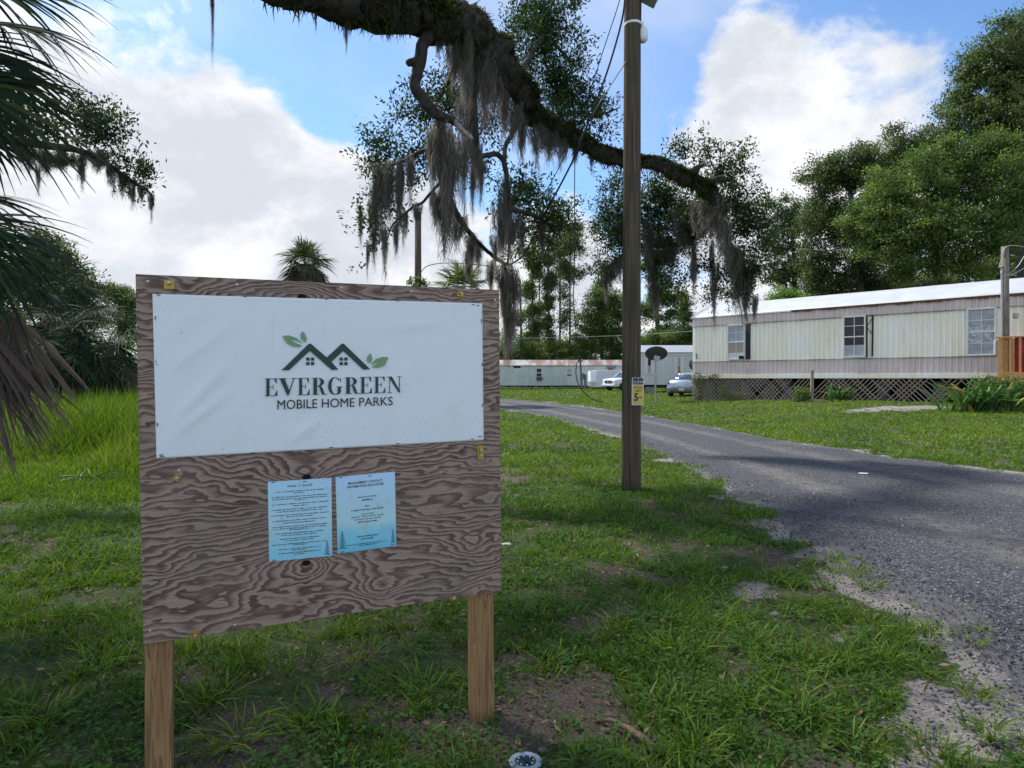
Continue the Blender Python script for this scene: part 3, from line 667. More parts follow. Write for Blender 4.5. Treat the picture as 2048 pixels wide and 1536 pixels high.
for b, spans in ((.858, (.12, .88)), (.835, (.4, .58)), (.792, (.06, .94)), (.765, (.07, .93)), (.745, (.42, .6)), (.700, (.06, .95)), (.672, (.4, .62)), (.632, (.06, .93)), (.606, (.13, .85)), (.562, (.05, .95)), (.537, (.29, .70)), (.492, (.06, .92)), (.462, (.24, .74)), (.418, (.06, .93)), (.392, (.08, .90)), (.372, (.33, .64)), (.332, (.1, .87)), (.306, (.2, .77)), (.262, (.18, .8)), (.238, (.26, .72)), (.196, (.05, .92)), (.178, (.38, .6)), (.132, (.15, .82)), (.112, (.36, .6)), (.082, (.14, .82)), (.06, (.38, .56))):
    L.append((spans[0], spans[1], b, .0125))
rows(mb, PA, L, PO)
obj('printed_text', mb, INKB, sh1)
mb = MB(); fir(mb, PA, .92, .03, .062, .17, PO); obj('fir_print', mb, INKB, sh1)
mb = MB(); put_text(mb, SF, 'MANAGEMENT CONTACT', sub(PBq, .21, .79, .885, .918), PO, .025); put_text(mb, SF, 'INFORMATION AND HOURS', sub(PBq, .19, .81, .838, .870), PO, .025)
for body, a0, a1, b in (('MAIN OFFICE PHONE', .37, .68, .695), ('EMAIL:', .48, .565, .572), ('OFFICE HOURS', .41, .63, .468), ('MONDAY - FRIDAY 9:00 AM - 5:00 PM', .25, .79, .437), ('SATURDAY 9:00 AM - 2:00 PM', .29, .74, .402)):
    put_text(mb, SF, body, sub(PBq, a0, a1, b, b + .019), PO, .02)
rows(mb, PBq, [(.43, .62, .655, .018), (.25, .79, .528, .018), (.35, .69, .367, .018), (.34, .69, .178, .018), (.40, .62, .143, .018), (.16, .86, .083, .013), (.36, .68, .063, .013)], PO)
obj('printed_text', mb, INKB, sh2)
for fa in ((.085, .055, .085, .23), (.945, .05, .05, .19)): mb = MB(); fir(mb, PBq, *fa, PO); obj('fir_print', mb, INKB, sh2)
for qd, sh_ in ((PA, sh1), (PBq, sh2)):
    for a, b in ((.06, .985), (.05, .01), (.9, .02), (.55, .97)): mb = MB(); flat_polys(mb, SF, [sub(qd, a, a + .06, b, b + .009)], -.0030); obj('staple', mb, STAPLE, sh_)
BRASS = mat('brass_bracket', (.42, .29, .06), (.30, .21, .05), 30, .45, .55); SCREW = mat('zinc_screw', (.45, .45, .47), rough=.35, metal=.8)
def bracket(u, v, w_, h_, rot=0, screws=((0, 0),)):
    s_, z_ = SF.px(u, v); Y = DL + s_ * SF.a[1]; k = Y / F; mb = MB()
    M = Matrix.Rotation(R(rot), 3, 'Y'); mb.box((s_, -.004, z_), (w_ * k * 1.05, .006, h_ * k), M, bev=.0012)
    mb.box((s_, -.010, z_ + h_ * k * .22), (w_ * k * .5, .008, h_ * k * .4), M, bev=.0012)
    b = obj('bracket', mb, BRASS, sign); mb = MB()
    for a, c in screws:
        mb.lathe([(.0045, 0), (.0045, .002), (.002, .0035)], (s_ + a * k, -.0145, z_ - c * k), 10, Matrix.Rotation(R(90), 3, 'X'))
    obj('screw', mb, SCREW, b)
bracket(338.5, 570, 18, 18, 0, ((0, -3),)); bracket(920, 588, 13, 11, 10); bracket(960, 905, 13, 28, 0, ((0, -5), (0, 5))); bracket(354, 956, 12, 12, 35); bracket(391, 1269, 17, 18); bracket(905.5, 1196, 13, 8)
mb = MB()
for (u, v) in ((295.5, 562.5), (474, 568.8), (683, 575), (823, 583), (357.5, 941), (300, 1262), (470, 1250), (990, 600)):
    s_, z_ = SF.px(u, v); mb = MB(); mb.lathe([(.0042, 0), (.0042, .001), (.0015, .0018)], (s_, 0.0002, z_), 10, Matrix.Rotation(R(90), 3, 'X')); obj('screw', mb, SCREW, sign)
# ================================================================== UTILITY POLE, SPEED SIGN, CABLES
def polewood(nm, a, b, c_):
    t = NT(nm); c = t.n('ShaderNodeTexCoord').outputs['Object']
    mp = t.n('ShaderNodeMapping'); t.l(c, mp.inputs[0]); mp.inputs['Scale'].default_value = (38, 38, 1.1)
    f = t.noise(mp.outputs[0], 1, 5, .6, .3); big = t.noise(c, 1.6, 5, .6)
    mp2 = t.n('ShaderNodeMapping'); t.l(c, mp2.inputs[0]); mp2.inputs['Scale'].default_value = (12, 12, .35); crack = t.mapr(t.noise(mp2.outputs[0], 1, 4, .7), .34, .38, 1, 0)
    col = t.ramp(f, [(.3, a), (.5, b), (.68, c_)]); col = t.mix(t.mapr(big, .42, .7, 0, .6), col, (.045, .05, .028))
    col = t.mix(t.math('MULTIPLY', crack, .8), col, (.012, .011, .010))
    return t.end(t.bsdf(col, .9, 0, t.bump(t.math('SUBTRACT', f, crack), .6, .01), .15))
PW = polewood('utility_pole_wood', (.040, .031, .021), (.080, .062, .042), (.13, .104, .074))
PY = 8.3; px0 = (1262 - UC) / F * PY
pole = thing('utility_pole', 'tall brown wooden utility pole beside the gravel road', 'utility pole', (px0, PY, 0))
mb = MB(); n = 30
mb.tube([(.018 * k / n * 6 / 4, 0, -.1 + 9.3 * k / n) for k in range(n + 1)], [.118 - .028 * k / n for k in range(n + 1)], 28, jit=.006)
obj('pole', mb, PW, pole, smooth=True)
GREYM = mat('grey_enclosure', (.36, .38, .38), (.28, .29, .29), 6, .5); WHITEP = mat('white_plastic', (.66, .68, .68), rough=.45)
zb = CZ + (757 - 50) / F * PY
mb = MB(); mb.lathe([(.1015, -.016), (.106, -.014), (.106, .014), (.1015, .016)], (.022, 0, zb), 28); mb.box((.022 + .1, -.02, zb + .01), (.05, .03, .03), bev=.004)
obj('strap', mb, WHITEP, pole)
mb = MB(); mb.lathe([(.03, .10), (.055, .06), (.062, 0), (.058, -.06), (.03, -.09)], (.145, 0, CZ + (757 - 70) / F * PY), 16); o = obj('lamp_globe', mb, WHITEP, pole, smooth=True)
mb = MB(); mb.box((.28, .02, CZ + (757 + 22) / F * PY + .02), (.22, .2, .34), Matrix.Rotation(R(28), 3, 'Y'), bev=.012); mb.bar((.10, 0, 6.1), (.28, .02, 6.15), .04, .04)
obj('meter_box', mb, GREYM, pole)
mb = MB(); mb.tube([(.11, -.03, 6.3), (.118, -.03, 6.0), (.112, -.04, zb), (.108, -.03, zb - .1)], .006, 6); obj('wire', mb, INK, pole)
mb = MB(); s_ = [(.0, -.118, CZ + (757 - 340) / F * PY), (.02, -.116, CZ + (757 - 640) / F * PY)]
# speed limit sign, tilted a little round the pole
sx = (1275.5 - UC) / F * 8.15
QS = Frame(((1263 - UC) / F * 8.17, 8.17), (1, -.02))
ssg = thing('speed_limit_sign', 'small yellow speed limit 5 sign with navy slow band screwed to the utility pole', 'road sign', ((1263 - UC) / F * 8.17, 8.17, 0), QS.rz)
WHT = mat('sign_white', (.62, .64, .64), (.5, .5, .48), 30, .4); YEL = mat('sign_yellow', (.62, .47, .07), (.50, .38, .08), 8, .42, dirt=(.30, .24, .10), dscale=10); NAVY = mat('sign_navy', (.012, .018, .055), rough=.4)
def rrect(q, r=.08, asp=.5):
    P_ = []
    for cx, cy, a0 in ((1 - r, r * asp, -90), (1 - r, 1 - r * asp, 0), (r, 1 - r * asp, 90), (r, r * asp, 180)):
        for k in range(5):
            a = R(a0 + 22.5 * k); P_.append(tuple(quad(q, cx + r * math.cos(a), cy + r * asp * math.sin(a))))
    return P_
SQ = [(1263.2, 810.3), (1286.8, 810.3), (1287.8, 755.4), (1264.0, 755.2)]
mb = MB(); flat_polys(mb, QS, [rrect(SQ, .1, .45)], 0); m0 = len(mb.v)
pts = [QS.px(*p) for p in rrect(SQ, .1, .45)]; k = len(pts); mb.v += [(a, .003, b) for a, b in pts]; mb.f += [tuple(m0 + i for i in range(k))[::-1]] + [(i, (i + 1) % k, m0 + (i + 1) % k, m0 + i) for i in range(k)]
pan = obj('sign_panel', mb, WHT, ssg)
mb = MB(); flat_polys(mb, QS, [rrect(sub(SQ, .06, .94, .025, .725), .07, .6)], -.0012); obj('yellow_field', mb, YEL, pan)
mb = MB(); flat_polys(mb, QS, [rrect(sub(SQ, .06, .94, .748, .985), .08, 1.6)], -.0012); obj('navy_band', mb, NAVY, pan)
mb = MB(); put_text(mb, QS, 'SPEED', sub(SQ, .18, .84, .595, .685), -.0022, .004); put_text(mb, QS, 'LIMIT', sub(SQ, .25, .76, .475, .56), -.0022, .004)
put_text(mb, QS, '5', sub(SQ, .19, .55, .15, .435), -.0022, .035); put_text(mb, QS, 'MPH', sub(SQ, .6, .93, .245, .315), -.0022, .005); obj('lettering', mb, INK, pan)
mb = MB(); put_text(mb, QS, 'SLOW', sub(SQ, .11, .92, .79, .895), -.0022, .008, 1.12); obj('lettering', mb, WHT, pan)
mb = MB()
for b in (.955, .05):
    s_, z_ = QS.px(*quad(SQ, .55, b)); mb.lathe([(.006, 0), (.006, .002), (.002, .004)], (s_, -.0018, z_), 10, Matrix.Rotation(R(90), 3, 'X'))
obj('screws', mb, SCREW, pan)

CABLE = mat('black_cable', (.012, .012, .014), rough=.5)
def spline(pts, n=8):
    pts = np.array(pts, float); out = []
    for i in range(len(pts) - 1):
        p0 = pts[max(i - 1, 0)]; p1 = pts[i]; p2 = pts[i + 1]; p3 = pts[min(i + 2, len(pts) - 1)]
        for k in range(n):
            t = k / n; out.append(.5 * (2 * p1 + (p2 - p0) * t + (2 * p0 - 5 * p1 + 4 * p2 - p3) * t * t + (3 * p1 - p0 - 3 * p2 + p3) * t ** 3))
    out.append(pts[-1]); return np.array(out)
def cable(name, pxs, r, label, cat='cable', group=None, m=None, n=6):
    pts = spline([P(*p) for p in pxs], n); mb = MB(); mb.tube(pts, r, 6)
    o = obj(name, mb, m or CABLE, origin=tuple(pts[0])); tag(o, label, cat, group); return o
CG = 'black cables running from the utility pole'
cable('overhead_cable', [(1252, -40, 8.24), (1246, 30, 8.2), (1222, 120, 8.22), (1192, 205, 8.3), (1165, 275, 8.4), (1150, 312, 8.5), (1125, 362, 8.7), (1100, 408, 9.0), (1075, 458, 9.3), (1048, 508, 9.6), (1022, 528, 9.8), (1008, 531, 9.9)], .013, 'thickest black cable sagging from the pole to the mossy dead branch tip', group=CG)
cable('overhead_cable', [(1246, -40, 8.24), (1238, 5, 8.2), (1210, 90, 8.3), (1180, 183, 8.5), (1150, 268, 8.8), (1118, 335, 9.0), (1090, 388, 9.3), (1075, 425, 9.5), (1050, 480, 9.7), (1025, 520, 9.85)], .006, 'thin black wire leaving the pole top and crossing the limb', group=CG)
cable('overhead_cable', [(1253, 122, 8.24), (1225, 165, 8.3), (1195, 213, 8.35), (1168, 262, 8.45), (1155, 290, 8.5)], .006, 'short thin wire from the middle of the pole joining the thick cable', group=CG)
cable('overhead_cable', [(1008, 531, 9.9), (985, 533, 10), (940, 528, 10.2), (890, 526, 10.5), (855, 532, 11.0), (842, 545, 12), (836, 552, 16)], .007, 'nearly level dark cable running from the mossy branch tip to the vine covered pole', group=CG)
cable('overhead_cable', [(1008, 531, 9.9), (990, 548, 10.2), (960, 565, 10.6), (925, 576, 11), (880, 590, 11.5)], .006, 'dark cable slanting down behind the top edge of the plywood sign', group=CG)
cable('dangling_cable', [(1150, 300, 9.9), (1149, 400, 9.9), (1149, 520, 9.9), (1147, 590, 9.9), (1151, 650, 9.9), (1154, 690, 9.9), (1158, 716, 9.9), (1153, 730, 9.9), (1152, 748, 9.9), (1156, 766, 9.9), (1166, 782, 9.9), (1180, 795, 9.9), (1195, 802, 9.9), (1208, 804, 9.9)], .0075, 'loose black cable hanging from the oak limb with a curled free end')
cable('distant_wire', [(960, 681, 66), (1040, 677, 66), (1150, 674, 66), (1245, 671, 65), (1300, 668, 64), (1390, 662, 62)], .022, 'thin grey service wire crossing in front of the far thicket', m=GREYM)

# ================================================================== LIVE OAK
BARK = mat('oak_bark', (.014, .012, .010), (.048, .043, .036), 9, .95, bump=.9, bscale=28, bdist=.03, stretch=(1, 1, .6), dirt=(.05, .058, .03), dscale=3)
PALEB = mat('bare_dead_wood', (.30, .25, .21), (.18, .15, .13), 14, .8, bump=.3)
OAKL = foliage('live_oak_leaf', [(0, (.010, .024, .009)), (.45, (.021, .048, .014)), (.8, (.042, .082, .022)), (1, (.085, .12, .035))], .3, .5, .15)
OAKC = foliage('live_oak_canopy_leaf', [(0, (.012, .03, .010)), (.5, (.024, .055, .016)), (1, (.06, .10, .03))], .2, .45, .4)
MOSS = foliage('spanish_moss', [(0, (.07, .063, .052)), (.5, (.19, .178, .150)), (1, (.38, .36, .31))], .45, .95, .05)
FERN = foliage('resurrection_fern', [(0, (.014, .022, .007)), (.5, (.035, .052, .012)), (.8, (.085, .095, .02)), (1, (.19, .14, .025))], .3, .6, .2)
oak = thing('live_oak', 'huge live oak with one fern covered limb reaching over the sign, draped in grey moss', 'tree', (-9.0, 3.0, 0))
limb_px = [(480, -75, 6.4), (560, -40, 6.7), (640, -15, 7.0), (720, 5, 7.3), (800, 22, 7.6), (870, 38, 7.9), (930, 54, 8.2), (982, 96, 8.6), (1022, 160, 9.0), (1058, 206, 9.2), (1098, 246, 9.5), (1168, 290, 9.8), (1248, 318, 10.1), (1310, 328, 10.4), (1369, 356, 10.7), (1410, 373, 10.9), (1430, 400, 11.0), (1436, 432, 11.0)]
limb_r = [46, 46, 45, 45, 44, 45, 42, 34, 28, 24, 21, 17, 15, 14.5, 16, 14, 11, 6]
trunk = [(-9.0, 3.0, -.2), (-9.0, 3.0, 1.5), (-8.7, 3.1, 3.2), (-7.6, 3.8, 4.6), (-5.6, 5.0, 5.55), (-4.2, 5.7, 5.7)]
def wob(pts, rad, amp, freq=1.5, s=0):
    pts = np.array(pts); out = pts.copy()
    for k in range(3): out[:, k] += (fbm(np.arange(len(pts)) * freq, np.full(len(pts), 3.7 * k), s, 2) - .5) * 2 * amp * np.array(rad)
    return out
LP = spline([P(*p) for p in limb_px], 6); LR = np.interp(np.linspace(0, len(limb_px) - 1, len(LP)), range(len(limb_px)), [r / F * p[2] for r, p in zip(limb_r, limb_px)])
mb = MB(); LPw = wob(LP, LR, .5, .42, 5); LRw = LR * (.74 + .36 * fbm(np.arange(len(LR)) * .33, LR * 0, 19)); mb.tube(LPw, LRw, 20, jit=.16)
tp = spline(trunk + [tuple(LP[0])], 5); mb.tube(tp, np.interp(np.linspace(0, 1, len(tp)), [0, .3, .6, 1], [.62, .5, .4, .24]), 14, jit=.05)
# other big limbs carrying the canopy overhead
for tgt in ((-6, 9, 11), (-1, 4.5, 11.5), (-11, 9, 10), (-3, 0, 10.5), (2, 6, 11.5)):
    a = Vector((-8.6, 3.1, 3.4)); b = Vector(tgt); mid = (a + b) / 2 + Vector((0, 0, 1.8)); mid.z = max(mid.z, 8.8) if tgt[0] > -5 else mid.z
    mid = mid if tgt[0] <= -5 else Vector((-7.6, 3.2, 8.4)) * .6 + mid * .4
    q_ = spline([a, Vector((a.x * .96, a.y, 6)), mid, b], 6); mb.tube(q_, np.linspace(.3, .05, len(q_)), 9, jit=.05)
obj('trunk', mb, BARK, oak, smooth=True, world=True)
def branch(pxs, nm='branch', m=BARK, k=6, amp=.3, sd=1):
    pts = spline([P(*p[:3]) for p in pxs], k); rr_ = np.interp(np.linspace(0, len(pxs) - 1, len(pts)), range(len(pxs)), [p[3] / F * p[2] for p in pxs])
    b = MB(); b.tube(wob(pts, rr_, amp, .6, sd), rr_, 9, jit=.08); obj(nm, b, m, oak, smooth=True, world=True); return pts
B1 = branch([(862, 50, 7.85, 16), (850, 78, 7.8, 13), (838, 129, 7.8, 12.5), (831, 172, 7.8, 11), (850, 203, 7.85, 12), (878, 231, 7.9, 11), (905, 240, 8.0, 9), (918, 252, 8.05, 6)])
branch([(906, 240, 8.0, 6), (918, 254, 8.0, 5.5), (932, 268, 8.0, 5), (946, 278, 8.0, 3.5)], m=PALEB)
B2 = branch([(878, 228, 7.92, 9), (881, 262, 7.95, 8.5), (884, 305, 8.0, 9), (887, 368, 8.1, 8), (905, 412, 8.3, 7), (925, 446, 8.7, 6), (945, 472, 9.1, 5), (968, 497, 9.5, 4), (995, 518, 9.8, 4), (1012, 530, 9.9, 3.5)])
B3 = branch([(930, 60, 8.2, 9), (945, 150, 8.4, 8), (950, 250, 8.4, 7), (957, 309, 8.5, 6), (972, 311, 8.6, 5.5), (992, 308, 8.7, 5.5), (1006, 320, 8.7, 5.5), (1012, 345, 8.7, 5), (1016, 380, 8.75, 4), (1020, 430, 8.8, 3), (1018, 500, 9.2, 2.5), (1014, 530, 9.9, 2.5)])
branch([(1030, 255, 9.2, 6), (1020, 275, 9.1, 5), (1010, 295, 8.9, 4.5), (1010, 322, 8.75, 4.5)])
branch([(836, 122, 7.8, 8), (824, 124, 7.75, 8), (814, 128, 7.72, 6)])
branch([(878, 368, 8.1, 3.5), (862, 385, 8.1, 3), (845, 405, 8.1, 2.8), (828, 412, 8.1, 2.6), (805, 432, 8.15, 2.2), (785, 450, 8.2, 1.6), (775, 480, 8.2, 1)])
branch([(884, 300, 8.0, 6), (850, 300, 8.2, 4), (820, 315, 8.3, 3.4), (790, 328, 8.4, 2.6), (762, 330, 8.5, 2), (735, 335, 8.6, 1)])
branch([(1404, 368, 10.9, 9), (1425, 362, 10.9, 7), (1448, 354, 10.9, 5)])
branch([(1380, 350, 10.8, 9), (1392, 338, 10.8, 7), (1406, 330, 10.8, 3)])
branch([(1436, 420, 11, 9), (1448, 460, 11.6, 8), (1462, 500, 12, 6), (1478, 540, 12.3, 5), (1492, 590, 12.5, 3)])
branch([(1436, 420, 11, 8), (1400, 470, 12.0, 7), (1350, 490, 12.6, 6), (1300, 490, 13, 5.5), (1260, 500, 13.2, 5.5), (1225, 530, 13.4, 4), (1200, 545, 13.5, 2)])
branch([(1436, 420, 11, 7), (1470, 410, 11.6, 5), (1500, 420, 12, 3), (1530, 430, 12, 1.5)])
branch([(1030, 160, 9.0, 7), (1060, 110, 9.8, 6), (1085, 70, 10.4, 5), (1100, 20, 11, 3), (1120, -30, 11, 2)])
branch([(1085, 70, 10.4, 4), (1120, 100, 10.8, 3), (1150, 130, 11, 1.5)])
branch([(1100, 240, 9.5, 5), (1150, 225, 10.2, 3.5), (1195, 230, 10.6, 2.5), (1240, 215, 11, 1)])
branch([(1018, 420, 8.8, 5), (1050, 425, 9.2, 4.5), (1085, 440, 9.6, 3.5), (1115, 470, 9.9, 2)])
branch([(905, 150, 8.6, 8), (890, 180, 9.2, 5), (860, 210, 9.8, 3), (800, 235, 10.2, 1.5)])
B9 = branch([(-260, 150, 8.2, 18), (-120, 245, 8.4, 14), (0, 275, 8.5, 10), (90, 290, 8.6, 8), (170, 305, 8.7, 6), (220, 332, 8.8, 5), (262, 362, 8.9, 4), (298, 385, 8.9, 2.5), (308, 410, 8.9, 1.5)])
o = MB(); o.tube(spline([(-8.7, 3.1, 3.2), (-7.6, 4.6, 4.8), tuple(P(-260, 150, 8.2))], 6), np.linspace(.28, .11, 13), 9); obj('branch', o, BARK, oak, smooth=True, world=True)

def sprays(centers, n_leaf, spread, L, up=.3, along=None):
    """leaf sprays: twig of given spread with leaves arranged along it"""
    m = len(centers); a = unit(rng.normal(0, 1, (m, 3)) + np.array([0, 0, up])) if along is None else along
    t = rng.random((m, n_leaf)); pos = centers[:, None] + a[:, None] * (t * spread)[..., None] + rng.normal(0, spread * .13, (m, n_leaf, 3))
    d = unit(a[:, None] * .6 + rng.normal(0, .75, (m, n_leaf, 3))); nr = unit(rng.normal(0, .7, (m, n_leaf, 3)) + np.array([0, 0, .9]))
    k = rng.random(m)[:, None] * .6 + rng.random((m, n_leaf)) * .4
    return pos.reshape(-1, 3), d.reshape(-1, 3), nr.reshape(-1, 3), (L * rng.uniform(.65, 1.25, m * n_leaf)), k.ravel()
def px_blobs(bl, n_per):
    out = []
    for (u, v, ru, rv, Y, wgt) in bl:
        n = max(3, int(n_per * wgt)); c = P(u, v, Y); r = np.array([ru / F * Y, max(.35, .55 * (ru + rv) / 2 / F * Y), rv / F * Y])
        nl = max(2, n // 7); e = unit(rng.normal(0, 1, (nl, 3)) + np.array([0, 0, .15])) * rng.uniform(.75, 1.1, (nl, 1)); s0 = e * .25 + rng.normal(0, .28, (nl, 3)); il = rng.integers(0, nl, n); tt = rng.uniform(.15, 1, (n, 1))
        out.append(c + (s0[il] * (1 - tt) + e[il] * tt + rng.normal(0, .07, (n, 3))) * r)
    return np.concatenate(out)
def oak_crown(bl, n_per, nleaf=26, spread=.34, L=.062, m=OAKL, up=.5):
    c = px_blobs(bl, n_per); p, d, nr, l, k = sprays(c, nleaf, spread, L, up)
    leaves('crown', p, d, nr, l, l * .42, k, m, oak)
oak_crown([(1070, 40, 60, 40, 10.6, 1.3), (1110, 85, 60, 50, 10.8, 1.7), (1090, 150, 55, 45, 10.4, 1.5), (1120, 185, 60, 35, 10.4, 1.2), (1150, 215, 50, 25, 10.4, 1.0), (1210, 225, 40, 18, 10.8, .5), (1040, 90, 30, 60, 10.2, 1.0), (1130, 20, 25, 30, 11, .4), (1145, 130, 25, 25, 10.9, .4), (1120, 245, 70, 20, 9.9, .7), (1190, 268, 40, 14, 10.2, .35)], 62)
oak_crown([(880, 180, 50, 50, 9.4, 1.1), (850, 240, 45, 30, 9.6, .7), (800, 240, 40, 20, 10, .35), (770, 310, 45, 28, 9, .7), (740, 345, 30, 25, 8.8, .45), (760, 400, 40, 50, 8.8, .6), (735, 440, 25, 50, 8.7, .3), (830, 330, 40, 40, 8.8, .6), (850, 290, 30, 30, 8.8, .5), (740, 510, 18, 40, 8.6, .12), (920, 200, 40, 40, 9, .7), (980, 240, 40, 60, 9.3, .7), (1000, 380, 50, 40, 9.3, .35), (960, 330, 40, 30, 9, .3)], 48)
oak_crown([(1085, 440, 45, 35, 9.8, 1.2), (1060, 400, 40, 30, 9.6, .8), (1110, 470, 35, 25, 10, .8), (1040, 470, 30, 40, 9.6, .6), (1090, 500, 40, 25, 10, .5), (1030, 400, 20, 40, 9.4, .4)], 48)
oak_crown([(1230, 400, 50, 50, 13.2, 1.4), (1225, 450, 50, 40, 13.4, 1.4), (1310, 400, 50, 40, 12.5, 1.8), (1320, 440, 60, 45, 12.8, 2.2), (1260, 480, 60, 45, 13.2, 1.9), (1360, 470, 50, 40, 12.4, 1.7), (1320, 530, 50, 35, 13, 1.1), (1215, 540, 40, 30, 13.5, .8), (1400, 440, 40, 40, 11.8, 1.4), (1440, 370, 45, 45, 11.4, .9), (1470, 410, 45, 40, 11.8, 1.1), (1430, 300, 30, 35, 11.2, .32), (1480, 340, 40, 40, 11.6, .5), (1500, 430, 40, 50, 12, .9), (1480, 480, 40, 45, 12, 1.2), (1510, 520, 30, 50, 12.2, .9), (1530, 470, 25, 40, 12.2, .35), (1350, 580, 30, 25, 13, .35), (1490, 580, 35, 30, 12.4, .8), (1440, 590, 35, 20, 12.4, .4), (1420, 540, 35, 30, 12, .5), (1370, 320, 30, 18, 11, .3), (1215, 480, 30, 30, 13.4, .6)], 60, L=.066)
oak_crown([(110, 262, 45, 26, 9, 1.0), (165, 240, 36, 24, 9, 1.0), (205, 262, 34, 34, 9, .9), (250, 275, 28, 28, 9, .45), (260, 340, 28, 28, 9, .45), (300, 360, 18, 18, 9, .25), (60, 260, 40, 40, 9, .7), (-20, 250, 60, 50, 9, .8), (290, 345, 20, 30, 9, .2)], 40)
# canopy overhead that shades the sign and the lawn (above the frame)
cc = []
for c, r, n in (((-6.3, 7.8, 11.0), (4, 3.5, 1.3), 520), ((-1.5, 4.5, 11.8), (4, 3.5, 1.3), 330), ((-10.5, 9, 10.8), (3, 3.5, 1.5), 180), ((-3, 0, 10.8), (4.5, 3.5, 1.5), 150), ((2.5, 6, 12), (3.2, 3.2, 1.1), 150), ((-8, 2, 11.5), (3.5, 3.5, 1.6), 190), ((2.5, -2, 11), (4, 4, 1.5), 60)):
    cc.append(np.array(c) + unit(rng.normal(0, 1, (n, 3))) * rng.random((n, 1)) ** .4 * np.array(r))
p, d, nr, l, k = sprays(np.concatenate(cc), 24, .75, .12, .3)
leaves('crown', p, d, nr, l, l * .5, k, OAKC, oak)
# ferns along the top of the limb
def ferns():
    n = 34000; i = np.minimum((rng.random(n) ** .85 * (len(LP) - 2)).astype(int), len(LP) - 2); f = rng.random(n)[:, None]
    c = LPw[i] * (1 - f) + LPw[i + 1] * f; tdir = unit(LP[i + 1] - LP[i]); r = LRw[i] * .95
    sd = unit(np.cross(tdir, [0, 0, 1.0])); up = np.cross(sd, tdir)
    a = rng.normal(.0, 1.25, n); a = np.clip(a, -2.9, 2.9)
    out = sd * np.sin(a)[:, None] + up * np.cos(a)[:, None]
    d = unit(out + rng.normal(0, .5, (n, 3)) + np.array([0, 0, -.12])); cl = fbm(i * .3, a * 1.2, 7); k = rng.random(n) < (ss(.34, .55, cl) + .38) * np.where(np.abs(a) > 1.9, .55, 1)
    b = c + out * r[:, None]
    L = rng.uniform(.035, .085, n) * (.55 + 1.1 * ss(.4, .7, cl)) * (.8 + .4 * np.clip(LR[i] / .2, .5, 1.3)); bend = np.stack([rng.normal(0, .3, n), rng.normal(0, .3, n), -rng.uniform(.1, .7, n)], 1)
    blades('fern_cover', b[k], d[k], L[k], rng.uniform(.012, .022, n)[k], bend[k], np.clip(rng.normal(.42, .22, n) + .25 * (fbm(i * .15, a, 8) - .5), 0, 1)[k], FERN, oak)
ferns()
# hanging moss: a few clump shapes, scaled and hung where the photo shows them
def moss_mesh(seed, n=760, segs=8):
    r = np.random.default_rng(seed)
    # fat tapering rope of strands, unit length, half width ~.5
    nr = 8; rc = r.normal(0, .24, (nr, 2)); rl_ = r.uniform(.45, 1.0, nr) * (1 - .5 * np.clip(np.abs(rc[:, 0]) / .5, 0, 1)); rl_[np.argmin(np.abs(rc[:, 0]))] = 1.0; ir = r.integers(0, nr, n)
    x0 = rc[ir, 0] + r.normal(0, .085, n); y0 = rc[ir, 1] + r.normal(0, .085, n); z0 = (-r.random(n) ** .9 * .80 + .03) * rl_[ir]
    L = np.where(r.random(n) < .3, r.uniform(.25, .6, n), r.uniform(.12, .32, n)); L = np.minimum(L * (.5 + .5 * rl_[ir]), np.maximum(1.02 * rl_[ir] + z0, .06))
    taper = (1 - .55 * np.clip(-z0, 0, .85)); p = np.stack([x0 * taper, y0 * taper, z0], 1)
    a = r.uniform(0, 6.28, n); s = np.stack([np.cos(a), np.sin(a), np.zeros(n)], 1)
    v = r.normal(0, .06, (n, 3)); v[:, 2] = 0; rows = []
    wd = r.uniform(.006, .016, n)[:, None]
    for k in range(segs + 1):
        w_ = wd * (1 - .6 * k / segs); rows += [p - s * w_, p + s * w_]
        v = v * .6 + r.normal(0, .045, (n, 3)); v[:, 0] -= .05 * p[:, 0]; v[:, 1] -= .05 * p[:, 1]; v[:, 2] = 0
        p = p + v * .8; p[:, 2] -= L / segs
    V = np.stack(rows, 1).reshape(-1, 3); q = 2 * (segs + 1); i0 = (np.arange(n) * q)[:, None]
    return V, np.concatenate([i0 + np.array([[2 * k, 2 * k + 1, 2 * k + 3, 2 * k + 2]]) for k in range(segs)]), np.repeat(np.clip(r.normal(.45, .22, n) - .25 * np.abs(x0), 0, 1), q)
MOSSES = []
for sd in range(6):
    V, Fq, k = moss_mesh(100 + sd); o = npobj('moss_clump', V, [Fq], MOSS, None, k, world=False); MOSSES.append(o.data); bpy.data.objects.remove(o)
I_oak = inv_of(oak); _mi = 0
def moss(u, v0, v1, w_, Y):
    global _mi
    o = bpy.data.objects.new('moss_clump', MOSSES[_mi % 6]); COL.objects.link(o); o.parent = oak; _mi += 1
    o.location = I_oak @ Vector(P(u, v0, Y)); L = (v1 - v0) / F * Y * 1.05; W = w_ / F * Y * .82; o.scale = (W, W * .9, L); o.rotation_euler = (0, 0, random.uniform(0, 6.28))
